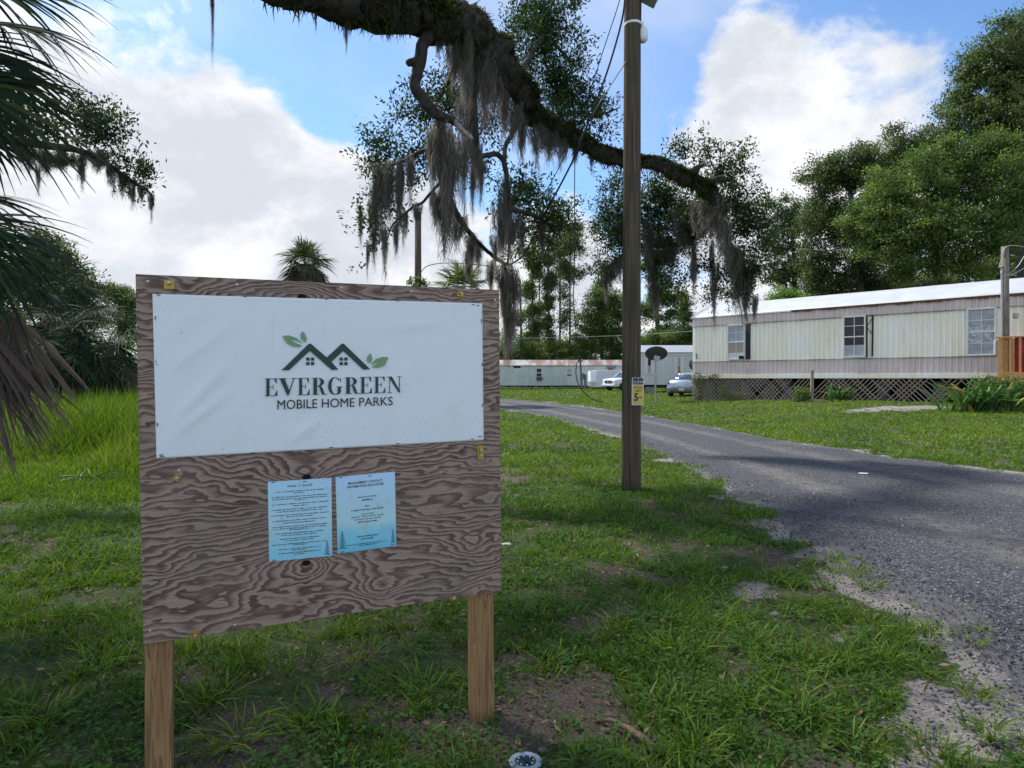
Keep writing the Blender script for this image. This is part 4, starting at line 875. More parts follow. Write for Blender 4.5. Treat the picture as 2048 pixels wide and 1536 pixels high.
for q_ in ((885, 245, 480, 62, 8), (868, 250, 440, 40, 8), (905, 262, 430, 46, 8.1), (926, 262, 470, 34, 8.2), (890, 385, 530, 56, 8.2), (915, 430, 505, 46, 8.5), (938, 465, 535, 40, 9), (872, 380, 470, 36, 8.1), (900, 300, 510, 50, 8.05), (955, 285, 390, 24, 8.3),
           (762, 325, 470, 40, 8.5), (778, 320, 452, 44, 8.4), (803, 318, 475, 34, 8.4), (822, 310, 420, 30, 8.3), (742, 400, 520, 24, 8.6), (770, 448, 565, 28, 8.2), (748, 450, 540, 15, 8.4), (735, 480, 560, 10, 8.4), (790, 440, 520, 22, 8.2), (835, 405, 470, 24, 8.1), (720, 410, 500, 16, 8.6), (808, 420, 500, 22, 8.2), (752, 360, 520, 26, 8.5),
           (905, 75, 190, 50, 8.1), (925, 80, 240, 60, 8.2), (948, 90, 280, 60, 8.4), (968, 110, 290, 55, 8.5), (988, 150, 270, 45, 8.7), (1008, 180, 290, 45, 8.9), (1028, 205, 300, 40, 9.0), (1048, 225, 335, 40, 9.2), (1074, 250, 350, 44, 9.3), (1098, 262, 335, 46, 9.5), (1122, 278, 345, 40, 9.6), (1150, 295, 330, 26, 9.8), (878, 60, 120, 26, 7.9), (940, 60, 150, 36, 8.0), (972, 80, 140, 30, 8.3), (1088, 255, 300, 30, 9.4), (930, 200, 340, 50, 8.4), (950, 260, 400, 40, 8.5),
           (692, 35, 110, 12, 7.2), (700, 30, 75, 16, 7.2), (740, 45, 65, 24, 7.4), (632, 20, 65, 8, 7), (780, 55, 80, 20, 7.6), (425, -60, 125, 14, 6.5),
           (1012, 350, 500, 34, 8.8), (1003, 400, 545, 40, 9), (1022, 420, 540, 44, 9.1), (988, 470, 545, 22, 9.6), (962, 318, 420, 26, 8.5), (945, 330, 440, 22, 8.4), (1045, 430, 520, 26, 9.4), (1082, 440, 520, 22, 9.7),
           (1016, 528, 722, 44, 9.9), (1004, 528, 650, 36, 9.9), (1030, 535, 690, 30, 9.9), (1012, 560, 740, 26, 9.9), (980, 520, 600, 26, 9.9), (940, 500, 570, 34, 9.8), (955, 480, 560, 30, 9.4), (1020, 620, 715, 34, 9.9),
           (1420, 395, 490, 60, 11), (1440, 410, 530, 50, 11), (1400, 400, 500, 44, 11.4), (1385, 480, 560, 26, 12), (1388, 520, 600, 20, 12), (1362, 420, 500, 40, 12), (1330, 470, 540, 40, 12.7), (1302, 500, 610, 36, 13), (1310, 560, 640, 30, 13), (1300, 440, 540, 44, 12.6), (1222, 520, 590, 40, 13.3), (1214, 540, 610, 24, 13.5), (1240, 510, 570, 30, 13.2), (1245, 440, 500, 40, 13.2), (1480, 500, 640, 60, 12.3), (1497, 540, 660, 40, 12.4), (1465, 490, 590, 40, 12), (1430, 520, 665, 20, 12.3), (1455, 440, 560, 40, 11.6), (1425, 480, 600, 16, 12), (1508, 590, 650, 20, 12.5), (1350, 330, 372, 22, 10.6), (1345, 480, 560, 30, 12.6), (1375, 440, 520, 40, 12), (1183, 305, 350, 14, 9.9),
           (60, 290, 350, 60, 8.7), (95, 300, 360, 50, 8.7), (130, 300, 345, 50, 8.7), (160, 305, 360, 46, 8.8), (190, 310, 350, 40, 8.8), (225, 325, 395, 34, 8.8), (245, 345, 400, 34, 8.9), (265, 365, 420, 22, 8.9), (280, 370, 410, 22, 8.9), (302, 385, 445, 16, 8.9), (75, 330, 395, 14, 8.7), (165, 330, 385, 18, 8.8), (40, 290, 330, 40, 8.7), (115, 310, 340, 60, 8.7), (205, 300, 340, 50, 8.8)):
    moss(*q_)

# ================================================================== PALMS
PALM = foliage('palm_leaf', [(0, (.012, .024, .014)), (.5, (.022, .044, .022)), (.85, (.042, .066, .026)), (1, (.11, .09, .03))], .15, .7, .04)
PALMB = foliage('palm_leaf_light', [(0, (.05, .08, .02)), (.5, (.08, .13, .03)), (1, (.2, .17, .05))], .3, .45, .35)
PALMG = foliage('palm_leaf_green', [(0, (.03, .05, .018)), (.5, (.055, .095, .03)), (.85, (.09, .13, .04)), (1, (.16, .13, .05))], .25, .55, .2)
PALMD = foliage('dead_palm_leaf', [(0, (.055, .042, .034)), (.6, (.12, .095, .078)), (1, (.19, .155, .13))], .2, .8, .15)
BOOT = mat('palm_trunk', (.05, .042, .034), (.13, .115, .095), 12, .95, bump=.8, bscale=20, bdist=.05, stretch=(1, 1, 2.2))
def fan(hub, axis, normal, L, n=34, spread=105, w=.034, droop=.35, src=None, seed=0, costa=.28):
    r = np.random.default_rng(seed); hub = np.array(hub, float); ax = unit(np.array(axis, float)); nm = np.array(normal, float); nm = unit(nm - ax * (nm @ ax)); sd = np.cross(ax, nm)
    V = []; Fq = []; K = []; segs = 6
    for i in range(n):
        ph = R(spread) * (2 * (i + .5) / n - 1) + r.normal(0, .03); d = ax * math.cos(ph) + sd * math.sin(ph) + nm * .10 * abs(math.sin(ph))
        l = L * (.62 + .38 * math.cos(ph * .8)) * r.uniform(.88, 1.06); b = hub + ax * costa * L * max(0, math.cos(ph)) ** 2 - nm * .06 * L
        side = np.cross(d, nm); side = side / np.linalg.norm(side); side = side * .8 + nm * r.uniform(-.5, .5); side /= np.linalg.norm(side)
        dr = droop * r.uniform(.5, 1.5); kk = np.clip(r.normal(.42, .2), 0, 1); n0 = len(V)
        for k in range(segs + 1):
            t = k / segs; p = b + d * l * t + np.array([0, 0, -1.0]) * dr * l * t ** 2.3; ww = w * .5 * min(1, .35 + 2.2 * t) * (1 - t ** 2.2) + .0012
            V += [p - side * ww, p + side * ww]; K += [kk + .1 * (t > .8)] * 2
        Fq += [[n0 + 2 * k, n0 + 2 * k + 1, n0 + 2 * k + 3, n0 + 2 * k + 2] for k in range(segs)]
    if src is not None:
        src = np.array(src, float); side = np.cross(ax, nm); n0 = len(V)
        for k in range(6):
            t = k / 5; p = src * (1 - t) + hub * t + np.array([0, 0, .25 * L]) * math.sin(math.pi * t) * .5; V += [p - side * .012, p + side * .012]; K += [.6, .6]
        Fq += [[n0 + 2 * k, n0 + 2 * k + 1, n0 + 2 * k + 3, n0 + 2 * k + 2] for k in range(5)]
    return np.array(V), np.array(Fq), np.array(K)
npalm = thing('cabbage_palm', 'close shaggy cabbage palm with drooping green fans and brown dead fronds', 'palm tree', (-4.15, 4.15, 0))
mb = MB(); mb.tube([(-4.15, 4.15, -.1), (-4.15, 4.15, 1), (-4.1, 4.15, 2.2), (-4.05, 4.15, 3.4)], [.24, .22, .23, .2], 16, jit=.12); obj('trunk', mb, BOOT, npalm, world=True)
crn = np.array([-4.05, 4.15, 3.15])
def nfrond(u, v, Y, ax, nm, L, m=PALM, droop=.3, spread=88, n=44, sd=0, w=.036, name='frond'):
    V, Fq, K = fan(P(u, v, Y), ax, nm, L, n, spread, w, droop, crn if m is PALM else crn - [0, 0, .5], sd); npobj(name, V, [Fq], m, npalm, K)
for k, a in enumerate([(-70, -30, 4.3, (.95, .1, .15), (.1, -.7, .6), .80, .35), (-60, 30, 4.0, (.9, -.2, -.15), (.2, -.5, .9), .78, .4), (-100, 60, 4.5, (.95, .2, -.35), (.3, -.6, .7), .85, .35), (-50, 110, 4.2, (.85, -.1, -.5), (.45, -.6, .6), .72, .3), (-120, 130, 4.0, (.9, 0, -.5), (.4, -.7, .5), .9, .3), (-90, 190, 4.4, (.8, .1, -.65), (.5, -.6, .5), .58, .25), (-60, 250, 4.1, (.7, -.1, -.75), (.6, -.6, .4), .30, .2), (-140, -60, 4.6, (.9, .3, .1), (.1, -.7, .6), .95, .45),
                       (-130, 420, 4.0, (.95, -.1, -.12), (.15, -.5, .9), .82, .45), (-110, 440, 4.3, (.92, .1, -.25), (.25, -.6, .8), .82, .45), (-90, 470, 3.9, (.85, -.2, -.45), (.4, -.6, .6), .70, .35), (-110, 520, 4.2, (.75, 0, -.65), (.5, -.6, .5), .40, .3), (-120, 380, 4.4, (.95, .2, .0), (.1, -.5, .9), .62, .5), (-80, 560, 4.0, (.6, 0, -.8), (.6, -.6, .4), .3, .2)]):
    u, v, Y, ax, nm, L, dr = a; nfrond(u, v, Y, ax, nm, L * .88, droop=dr, sd=300 + k, w=.025, n=34)
for k, a in enumerate([(-40, 600, 4.0, (.18, -.1, -.96), (.8, -.5, .2), .70), (-20, 590, 4.2, (.12, 0, -.98), (.7, -.6, .2), .72), (-70, 620, 4.1, (.2, .1, -.97), (.6, -.7, .2), .78), (20, 590, 4.15, (.10, .1, -.98), (.75, -.6, .2), .62), (-120, 600, 4.0, (.15, .1, -.97), (.6, -.7, .2), .8)]):
    u, v, Y, ax, nm, L = a; nfrond(u, v, Y, ax, nm, L, m=PALMD, droop=.12, spread=42, n=22, sd=400 + k, w=.024, name='dead_frond')
def palm(label, base, zc, tr, nf, pet, L, group, mg=PALM, dead=5, n=22, w=.05, seed=0, elev=(-35, 70), trunk=True, delev=(-80, -45)):
    r = np.random.default_rng(seed); x, y, z = base; t = thing('sabal_palm', label, 'palm tree', (x, y, z), 0, group); c = np.array([x, y, zc])
    if trunk:
        mb = MB(); mb.tube([(x, y, z - .2), (x + .05, y, (z + zc) / 2), (x, y, zc)], [tr, tr * .85, tr], 12, jit=.1); obj('trunk', mb, BOOT, t, world=True)
    for k in range(nf + dead):
        dd = k >= nf; az = r.uniform(0, 6.28); el = R(r.uniform(*elev) if not dd else r.uniform(*delev))
        ax = np.array([math.cos(az) * math.cos(el), math.sin(az) * math.cos(el), math.sin(el)]); h = c + ax * pet * r.uniform(.7, 1.1) + np.array([0, 0, .15 * pet])
        ax2 = ax + np.array([0, 0, -.35]); nm = np.array([-math.cos(az) * math.sin(el), -math.sin(az) * math.sin(el), math.cos(el)]) + r.normal(0, .25, 3)
        V, Fq, K = fan(h, ax2, nm, L * r.uniform(.85, 1.1), n, 100 if not dd else 60, w, .35 if not dd else .1, c, seed * 50 + k)
        npobj('frond' if not dd else 'dead_frond', V, [Fq], mg if not dd else PALMD, t, K)
    return t
q_ = P(610, 540, 36); palm('small round headed palm showing above the sign between cloud and plywood', (q_[0], q_[1], float(G(q_[0], q_[1]))), q_[2] + .22, .2, 44, .62, .98, 'palms beyond the sign', mg=PALMG, n=22, w=.06, seed=11, dead=16, elev=(-25, 88), delev=(-55, -12))
q_ = P(925, 585, 34); palm('yellowish palm behind the upper corner of the sign beside the vine covered pole', (q_[0], q_[1], float(G(q_[0], q_[1]))), q_[2], .2, 40, .75, 1.0, 'palms beyond the sign', mg=PALMB, n=22, w=.065, seed=12, dead=10, elev=(-30, 70))
PG = 'palmettos at the edge of the tall grass'
for k, (u, v, Y, nf, pet, L, lab) in enumerate(((215, 690, 17.5, 16, .75, 1.0, 'dark green palmetto beside the sign edge behind the tall grass'), (150, 660, 18.5, 16, .8, 1.05, 'blue green palmetto in the middle of the palmetto clump'), (105, 700, 16.5, 13, .7, .9, 'palmetto with yellowing fans beside the dead palm fronds'), (120, 590, 20, 15, .8, 1.05, 'tallest palmetto standing above the others in the clump'), (40, 650, 18, 14, .8, 1.0, 'palmetto half hidden by the hanging dead fronds'))):
    q_ = P(u, v, Y); palm(lab, (q_[0], q_[1], float(G(q_[0], q_[1]))), q_[2], .16, nf, pet, L, PG, n=22, w=.045, seed=20 + k, dead=4, elev=(-50, 60))
# ================================================================== TREES
TBARK = mat('tree_bark', (.05, .042, .035), (.12, .105, .09), 8, .95, bump=.6, bscale=25, bdist=.05, stretch=(1, 1, .3))
T_DARK = foliage('tree_leaf_dark', [(0, (.026, .046, .015)), (.5, (.062, .104, .028)), (.85, (.105, .155, .042)), (1, (.15, .20, .055))], .42, .5, .3)
T_MID = foliage('tree_leaf_mid', [(0, (.032, .062, .016)), (.5, (.080, .142, .030)), (.85, (.13, .20, .044)), (1, (.18, .25, .06))], .45, .5, .3)
T_PALE = foliage('tree_leaf_pale', [(0, (.04, .07, .025)), (.5, (.07, .12, .04)), (1, (.12, .18, .06))], .35, .5, .3)
T_BRIGHT = foliage('shrub_leaf_bright', [(0, (.06, .13, .02)), (.5, (.11, .22, .03)), (1, (.18, .30, .05))], .35, .5, .3)
DENS = .72
def tree(name, label, group, Y, trunk_px, tr, blobs, n_cl, nleaf, L, m, cat='tree', zc=None, lump=.5, wr=.55, limbs=True, seed=0, vine=None):
    """trunk_px: [(u,v)...] bottom to top at depth Y; blobs: (u,v,ru,rv,dY,weight) crown masses in photo pixels"""
    global rng
    keep_rng = rng; rng = np.random.default_rng(900 + seed)
    b = P(trunk_px[0][0], trunk_px[0][1], Y); gz = float(G(b[0], b[1])); t = thing(name, label, cat, (b[0], b[1], gz), 0, group)
    pts = [np.array([b[0], b[1], gz - .2])] + [P(u, v, Y) for u, v in trunk_px[1:]]
    if len(pts) > 1:
        sp_ = spline(pts, 5); mb = MB(); mb.tube(sp_, np.linspace(tr, tr * .35, len(sp_)), 9, jit=.08)
        if limbs:
            for (u, v, ru, rv, dY, w_) in blobs[:14]:
                e = P(u, v, Y + dY); i = max(1, int(len(sp_) * .35)); k = min(range(i, len(sp_)), key=lambda q: np.linalg.norm(sp_[q] - e) + 2 * max(0, sp_[q][2] - e[2])); a = sp_[k]
                md = (a + e) / 2 + np.array([0, 0, .1 * np.linalg.norm(e - a)]); q2 = spline([a, md, e], 4); mb.tube(q2, np.linspace(tr * .4, tr * .07, len(q2)), 6)
        obj('trunk', mb, TBARK, t, smooth=True, world=True)
    C = []; O = []; KB = []
    W = sum(x[5] for x in blobs)
    for (u, v, ru, rv, dY, w_) in blobs:
        n = max(4, int(n_cl * DENS * w_ / W)); c = P(u, v, Y + dY); r = np.array([ru, (ru + rv) * .42, rv]) / F * (Y + dY)
        nb = int(np.clip(14 + 30 * w_, 8, 60)); bd_ = unit(rng.normal(0, 1, (nb, 3))); bc = bd_ * r * (rng.random((nb, 1)) ** .45 * rng.uniform(.8, 1.12, (nb, 1)))
        bs = r.mean() * rng.uniform(.16, .36, (nb, 1)) * np.array([1, 1, .55]); tw = bd_ * .5 + rng.normal(0, .4, (nb, 3))
        ib = rng.integers(0, nb, n); q = unit(rng.normal(0, 1, (n, 3))) * rng.random((n, 1)) ** .45
        off = q * bs[ib] + tw[ib] * bs[ib] * (q @ np.array([.7, .2, .4]))[:, None] * lump
        kb = rng.normal(0, .17, nb)[ib]
        # half of the clusters sit along twigs that push out through the outline
        nl = max(6, n // 20); e = unit(rng.normal(0, 1, (nl, 3)) + np.array([0, 0, .12])) * rng.uniform(.75, 1.42, (nl, 1)); s0 = e * .45 + rng.normal(0, .16, (nl, 3)); il = rng.integers(0, nl, n); tt = rng.uniform(.1, 1, (n, 1))
        tw_ = (s0[il] * (1 - tt) + e[il] * tt + rng.normal(0, .035, (n, 3))) * r
        pick = rng.random(n) < .45
        C.append(c + np.where(pick[:, None], tw_, bc[ib] + off)); O.append(np.where(pick[:, None], unit(e[il]), unit(bd_[ib] + q * .7))); KB.append(np.where(pick, rng.normal(0, .12, nl)[il], kb))
    C = np.concatenate(C); O = np.concatenate(O); KB = np.concatenate(KB); n = len(C)
    sg = L * 1.55
    pos = C[:, None] + rng.normal(0, 1, (n, nleaf, 3)) * sg * np.array([1, 1, .55])
    d = unit(O[:, None] * .4 + rng.normal(0, .8, (n, nleaf, 3)) + np.array([0, 0, -.15])); nr = unit(rng.normal(0, .6, (n, nleaf, 3)) + O[:, None] * .5 + np.array([0, 0, .7]))
    k = np.clip(rng.normal(.42, .15, n)[:, None] + KB[:, None] + rng.normal(0, .14, (n, nleaf)), 0, 1)
    l = L * rng.uniform(.6, 1.3, n * nleaf)
    leaves('crown', pos.reshape(-1, 3), d.reshape(-1, 3), nr.reshape(-1, 3), l, l * wr, k.ravel(), m, t)
    rng = keep_rng
    return t
RG = 'oaks rising behind the long mobile home'
tree('oak_tree', 'tallest dark oak behind the porch end of the long mobile home', RG, 52, [(2060, 790), (2055, 600), (2040, 420), (2030, 250), (2040, 120)], .75,
     [(2010, 110, 70, 70, 0, 1.2), (1985, 190, 90, 60, 0, 1.3), (2060, 60, 60, 60, 2, .8), (1950, 255, 70, 50, -1, .9), (2040, 240, 80, 70, -2, 1.4), (2080, 180, 80, 110, 0, 1.4), (1960, 140, 45, 40, 0, .5), (2050, 350, 100, 90, -2, 1.6), (1930, 205, 40, 30, 0, .3)], 5200, 22, .20, T_DARK, seed=1, lump=.6)
tree('oak_tree', 'broad bright green oak with hanging lower branches behind the middle of the long mobile home', RG, 46, [(1880, 800), (1885, 650), (1870, 520), (1860, 420)], .55,
     [(1850, 370, 110, 60, 0, 1.6), (1780, 420, 80, 60, -1, 1.3), (1900, 320, 90, 50, 0, 1.3), (1960, 380, 90, 70, -1, 1.5), (1850, 460, 110, 50, -2, 1.5), (1930, 470, 100, 60, -2, 1.4), (1770, 490, 50, 40, -1, .6), (1735, 455, 55, 55, 0, .9), (1990, 300, 60, 45, 0, .9), (1820, 520, 70, 40, -2, .8), (2010, 450, 60, 70, -1, .9), (1900, 530, 90, 35, -1, .6)], 6400, 22, .18, T_MID, seed=2, lump=.5)
tree('oak_tree', 'darker oak with a ragged crown between the slim pale tree and the broad oak', RG, 56, [(1720, 800), (1722, 620), (1712, 480), (1700, 380)], .5,
     [(1650, 345, 50, 40, 0, .8), (1700, 330, 60, 45, 0, 1.0), (1800, 295, 70, 40, 1, 1.1), (1740, 350, 70, 50, 0, 1.1), (1670, 420, 55, 60, 0, 1.1), (1640, 480, 45, 70, 0, 1.0), (1795, 360, 65, 50, 0, 1.0), (1710, 450, 60, 60, 0, 1.1), (1690, 540, 70, 45, 0, .9), (1760, 550, 60, 40, 0, .8), (1860, 290, 50, 35, 2, .6), (1630, 550, 35, 40, 0, .4)], 5200, 22, .20, T_DARK, seed=3, lump=.65)
tree('slim_tree', 'slim pale green tree beside the ragged dark oak behind the roof', RG, 62, [(1590, 800), (1592, 650), (1588, 520), (1580, 420)], .3,
     [(1570, 425, 35, 35, 0, .7), (1600, 440, 30, 40, 0, .6), (1560, 480, 35, 40, 0, .7), (1600, 520, 35, 45, 0, .7), (1570, 560, 40, 45, 0, .7), (1545, 540, 25, 40, 0, .4)], 1500, 20, .20, T_PALE, seed=4, lump=.7)
tree('leafy_shrub', 'bright yellow green shrub peeping over the white roof', None, 50, [(1578, 800), (1578, 620)], .08, [(1560, 598, 30, 18, 0, 1), (1595, 600, 30, 16, 0, 1), (1578, 590, 22, 16, 0, 1), (1578, 640, 50, 40, 0, 1)], 600, 20, .14, T_BRIGHT, 'shrub', seed=5)
tree('oak_tree', 'deep shaded oak wall filling the gap under the broad oak', RG, 60, [(1985, 800), (1985, 640), (1980, 540)], .5, [(1960, 560, 110, 60, 0, 1.3), (1830, 580, 100, 40, 0, 1), (2060, 520, 70, 90, 0, 1), (1740, 600, 80, 40, 0, .8), (1650, 600, 60, 40, 0, .6)], 3200, 20, .24, T_DARK, seed=6)
VG = 'vine covered trees behind the rusty roofed mobile home'
def pine(label, Y, u, top, base=790, lean=0, blobs=None, seed=0, tr=.22, m=T_MID, n=900):
    bl = blobs or []
    return tree('pine_tree', label, VG, Y, [(u, base), (u + lean * .4, 700), (u + lean * .7, 560), (u + lean, top)], tr, bl, n, 20, .26, m, seed=seed, lump=.6, limbs=len(bl) < 14)
def column_blobs(u, v0, v1, w_, n, seed):
    r = random.Random(seed); return [(u + r.uniform(-.6, .6) * w_, v0 + (v1 - v0) * (k + .5) / n + r.uniform(-8, 8), w_ * r.uniform(.5, 1.0), (v1 - v0) / n * r.uniform(.55, .9), r.uniform(-1, 1), r.uniform(.6, 1.2)) for k in range(n)]
pine('vine wrapped pine just beside the sign edge, with dense lower vines', 98, 1065, 480, blobs=column_blobs(1063, 490, 720, 22, 12, 1), seed=11, m=T_MID, n=1400)
pine('tall pine with a dark narrow vine column left of the bare leaning trunk'.replace(' left of', ' beside'), 96, 1097, 450, blobs=column_blobs(1097, 540, 725, 9, 9, 2) + column_blobs(1095, 440, 560, 28, 6, 3), seed=12, m=T_DARK, n=1300)
pine('thin pine with sparse tufts and a pinkish bare lower trunk', 102, 1120, 430, blobs=column_blobs(1125, 440, 660, 18, 8, 4), seed=13, m=T_DARK, n=700)
pine('thinnest bare stemmed pine with a small leafy top', 104, 1075, 520, lean=6, blobs=column_blobs(1080, 600, 690, 10, 4, 5), seed=14, n=200, tr=.16)
pine('pale leaning snag beside the hanging grey moss', 94, 1046, 600, lean=-8, blobs=[(1040, 690, 10, 16, 0, 1), (1035, 640, 8, 12, 0, 1)], seed=15, n=120, tr=.2, m=T_PALE)
pine('tall pine with high airy foliage just above the thicket', 106, 1140, 440, blobs=column_blobs(1140, 440, 560, 26, 6, 6), seed=16, m=T_DARK, n=800)
tree('vine_thicket', 'steep bright green mound of vines beside the utility pole', VG, 92, [(1205, 790), (1203, 680), (1200, 600)], .3,
     [(1195, 615, 35, 40, 0, 1), (1225, 640, 30, 40, 0, 1), (1180, 660, 35, 45, 0, 1.2), (1220, 690, 40, 45, 0, 1.2), (1160, 700, 35, 30, 0, .9), (1240, 610, 20, 30, 0, .5), (1200, 585, 18, 20, 0, .4), (1250, 700, 40, 40, 0, 1)], 3400, 20, .24, T_MID, seed=17, lump=.7)
tree('vine_thicket', 'low dark thicket of vines along the rusty roof', VG, 95, [(1090, 790), (1090, 720)], .2, [(1060, 715, 40, 25, 0, 1), (1110, 705, 40, 30, 0, 1), (1145, 715, 30, 25, 0, .8), (1010, 715, 40, 28, 0, .8), (960, 700, 60, 40, 0, 1)], 1800, 20, .24, T_MID, seed=18, lump=.6)
tree('slim_tree', 'tall open tree with drooping moss just past the utility pole', VG, 78, [(1318, 790), (1316, 680), (1312, 560), (1318, 440)], .35,
     column_blobs(1312, 470, 660, 40, 12, 7) + [(1300, 620, 25, 30, 0, .6), (1345, 600, 20, 30, 0, .5)], 1500, 20, .22, T_MID, seed=19, lump=.7)
tree('slim_tree', 'narrow pointed tree between the open tree and the white roof', VG, 84, [(1368, 790), (1367, 680), (1366, 575)], .22, [(1366, 600, 12, 20, 0, .7), (1370, 640, 18, 24, 0, 1), (1364, 670, 22, 22, 0, 1), (1372, 620, 14, 18, 0, .7)], 700, 20, .20, T_MID, seed=20, lump=.6)
tree('vine_thicket', 'green shrubs crowding behind the grey mobile home', VG, 74, [(1330, 790), (1330, 700)], .2, [(1300, 685, 25, 18, 0, 1), (1340, 680, 28, 22, 0, 1), (1375, 678, 25, 24, 0, 1), (1405, 660, 25, 30, 0, 1)], 1400, 20, .19, T_MID, seed=21, lump=.6)
LG = 'trees at the edge of the meadow'
tree('oak_tree', 'dark bushy tree rising behind the palmettos', LG, 27, [(90, 800), (92, 640), (90, 540)], .3, [(60, 540, 60, 50, 0, 1.2), (130, 560, 45, 60, 0, 1.2), (100, 500, 40, 35, 0, .7), (30, 600, 70, 70, 0, 1.4), (140, 640, 50, 60, 0, 1.2), (170, 600, 28, 60, 0, .7), (80, 700, 90, 60, 0, 1.2), (-60, 600, 90, 120, 0, 1.5)], 3600, 20, .12, T_DARK, seed=31, lump=.6)
tree('slim_tree', 'distant pale tree seen between the palmettos and the sign edge', LG, 60, [(240, 800), (240, 680), (238, 590)], .25, [(225, 590, 25, 22, 0, 1), (258, 600, 25, 25, 0, 1), (235, 640, 35, 30, 0, 1), (262, 660, 30, 40, 0, 1), (320, 640, 50, 60, 0, 1)], 1100, 20, .18, T_MID, seed=32, lump=.7)
tree('undergrowth', 'dark undergrowth beneath the palmettos', LG, 21, [(180, 800), (180, 780)], .05, [(120, 770, 90, 40, 0, 1), (220, 765, 70, 34, 0, 1), (300, 770, 90, 40, 2, 1), (20, 770, 90, 50, 0, 1)], 1500, 20, .10, T_DARK, 'shrub', seed=33)
for k, (u, Y, v, lab) in enumerate(((430, 95, 690, 'rounded far tree hidden behind the banner'), (700, 100, 700, 'far tree line oak hidden behind the plywood'))): pass
def far_woods():
    n = 5200; az = rng.uniform(R(-62), R(62), n); Y = rng.uniform(118, 150, n); x = np.tan(az) * Y; h = rng.random(n) ** .8 * (8.5 + 4 * fbm(az * 14, az * 0, 5))
    C = np.stack([x, Y, h], 1); m = 22
    pos = np.repeat(C, m, 0) + rng.normal(0, 1, (n * m, 3)) * np.array([.8, .8, .5])
    l = .4 * rng.uniform(.6, 1.4, n * m)
    o = leaves('far_woods', pos, rng.normal(0, 1, (n * m, 3)), rng.normal(0, .5, (n * m, 3)) + [0, -.4, .8], l, l * .6, np.clip(rng.normal(.45, .2, n * m), 0, 1), T_MID, kind='stuff'); tag(o, 'far band of green woods closing the view behind the homes', 'woods')
far_woods()
# vine covered second pole
q_ = P(836, 700, 26); sp2 = thing('utility_pole', 'slender grey pole with vines climbing its foot behind the sign top', 'utility pole', (q_[0], 26, float(G(q_[0], 26))))
mb = MB(); mb.tube([(0, 0, -.1), (0, 0, 4), (0, 0, CZ + (757 - 425) / F * 26)], [.15, .14, .12], 12, jit=.03); obj('pole', mb, PW, sp2, smooth=True)
n = 700; zz = rng.uniform(0, 5.2, n); aa = rng.uniform(0, 6.28, n); rr_ = .16 + np.abs(rng.normal(0, .14, n)); C = np.stack([q_[0] + rr_ * np.cos(aa), 26 + rr_ * np.sin(aa), zz + sp2.location[2]], 1)
p, d, nr, l, k = sprays(C, 9, .15, .11, 0); leaves('vine', p, d, nr, l, l * .7, k, T_MID, sp2)

# ================================================================== MOBILE HOMES
def ribbed(mb, s0, s1, z0, z1, y, pitch, depth):
    n = max(1, int(round((s1 - s0) / pitch))); p = (s1 - s0) / n; prof = []
    for k in range(n):
        a = s0 + k * p; prof += [(a, y), (a + p * .55, y), (a + p * .65, y - depth), (a + p * .90, y - depth)]
    prof.append((s1, y)); V = [(s, yy, z) for z in (z0, z1) for s, yy in prof]; m = len(prof)
    mb.add(V, [(i, i + 1, m + i + 1, m + i) for i in range(m - 1)])
def siding(nm, a, b, rust, amt=.5, vsc=(.9, 1, .35), streak=None):
    t = NT(nm); c = t.n('ShaderNodeTexCoord').outputs['Object']
    mp = t.n('ShaderNodeMapping'); t.l(c, mp.inputs[0]); mp.inputs['Scale'].default_value = vsc
    n1 = t.noise(mp.outputs[0], 1.1, 5, .6); col = t.ramp(n1, [(.35, a), (.62, b)])
    mp2 = t.n('ShaderNodeMapping'); t.l(c, mp2.inputs[0]); mp2.inputs['Scale'].default_value = (6, 1, .45); n2 = t.noise(mp2.outputs[0], 1, 6, .7)
    col = t.mix(t.mapr(n2, .50, .78, 0, amt), col, rust)
    n3 = t.noise(c, 7, 6, .7); col = t.mix(t.mapr(n3, .62, .76, 0, amt * .8), col, rust)
    return t.end(t.bsdf(col, .55, 0, t.bump(t.noise(c, 2.5, 3), .25, .02), .35))
GLASS = NT('window_glass'); _c = GLASS.coord('Object'); GLASS = GLASS.end(GLASS.bsdf(GLASS.ramp(GLASS.noise(_c, 3, 4), [(.35, (.006, .007, .009)), (.7, (.022, .024, .028))]), .12, 0, None, .18))
BLIND = mat('window_blind', (.36, .38, .39), (.26, .275, .29), 3, .5, stretch=(1, 1, 3)); BLINDT = mat('tan_shade', (.33, .29, .23), rough=.7); FOIL = mat('crinkled_film', (.55, .58, .6), (.22, .24, .26), 7, .25, bump=.8, bscale=12, bdist=.05)
TRIM = mat('white_trim', (.62, .63, .62), (.52, .52, .49), 8, .5); DARKV = mat('shadowy_void', (.012, .012, .011), rough=.95); RUST = mat('rust_edge', (.10, .035, .018), (.05, .02, .014), 20, .9, bump=.5)
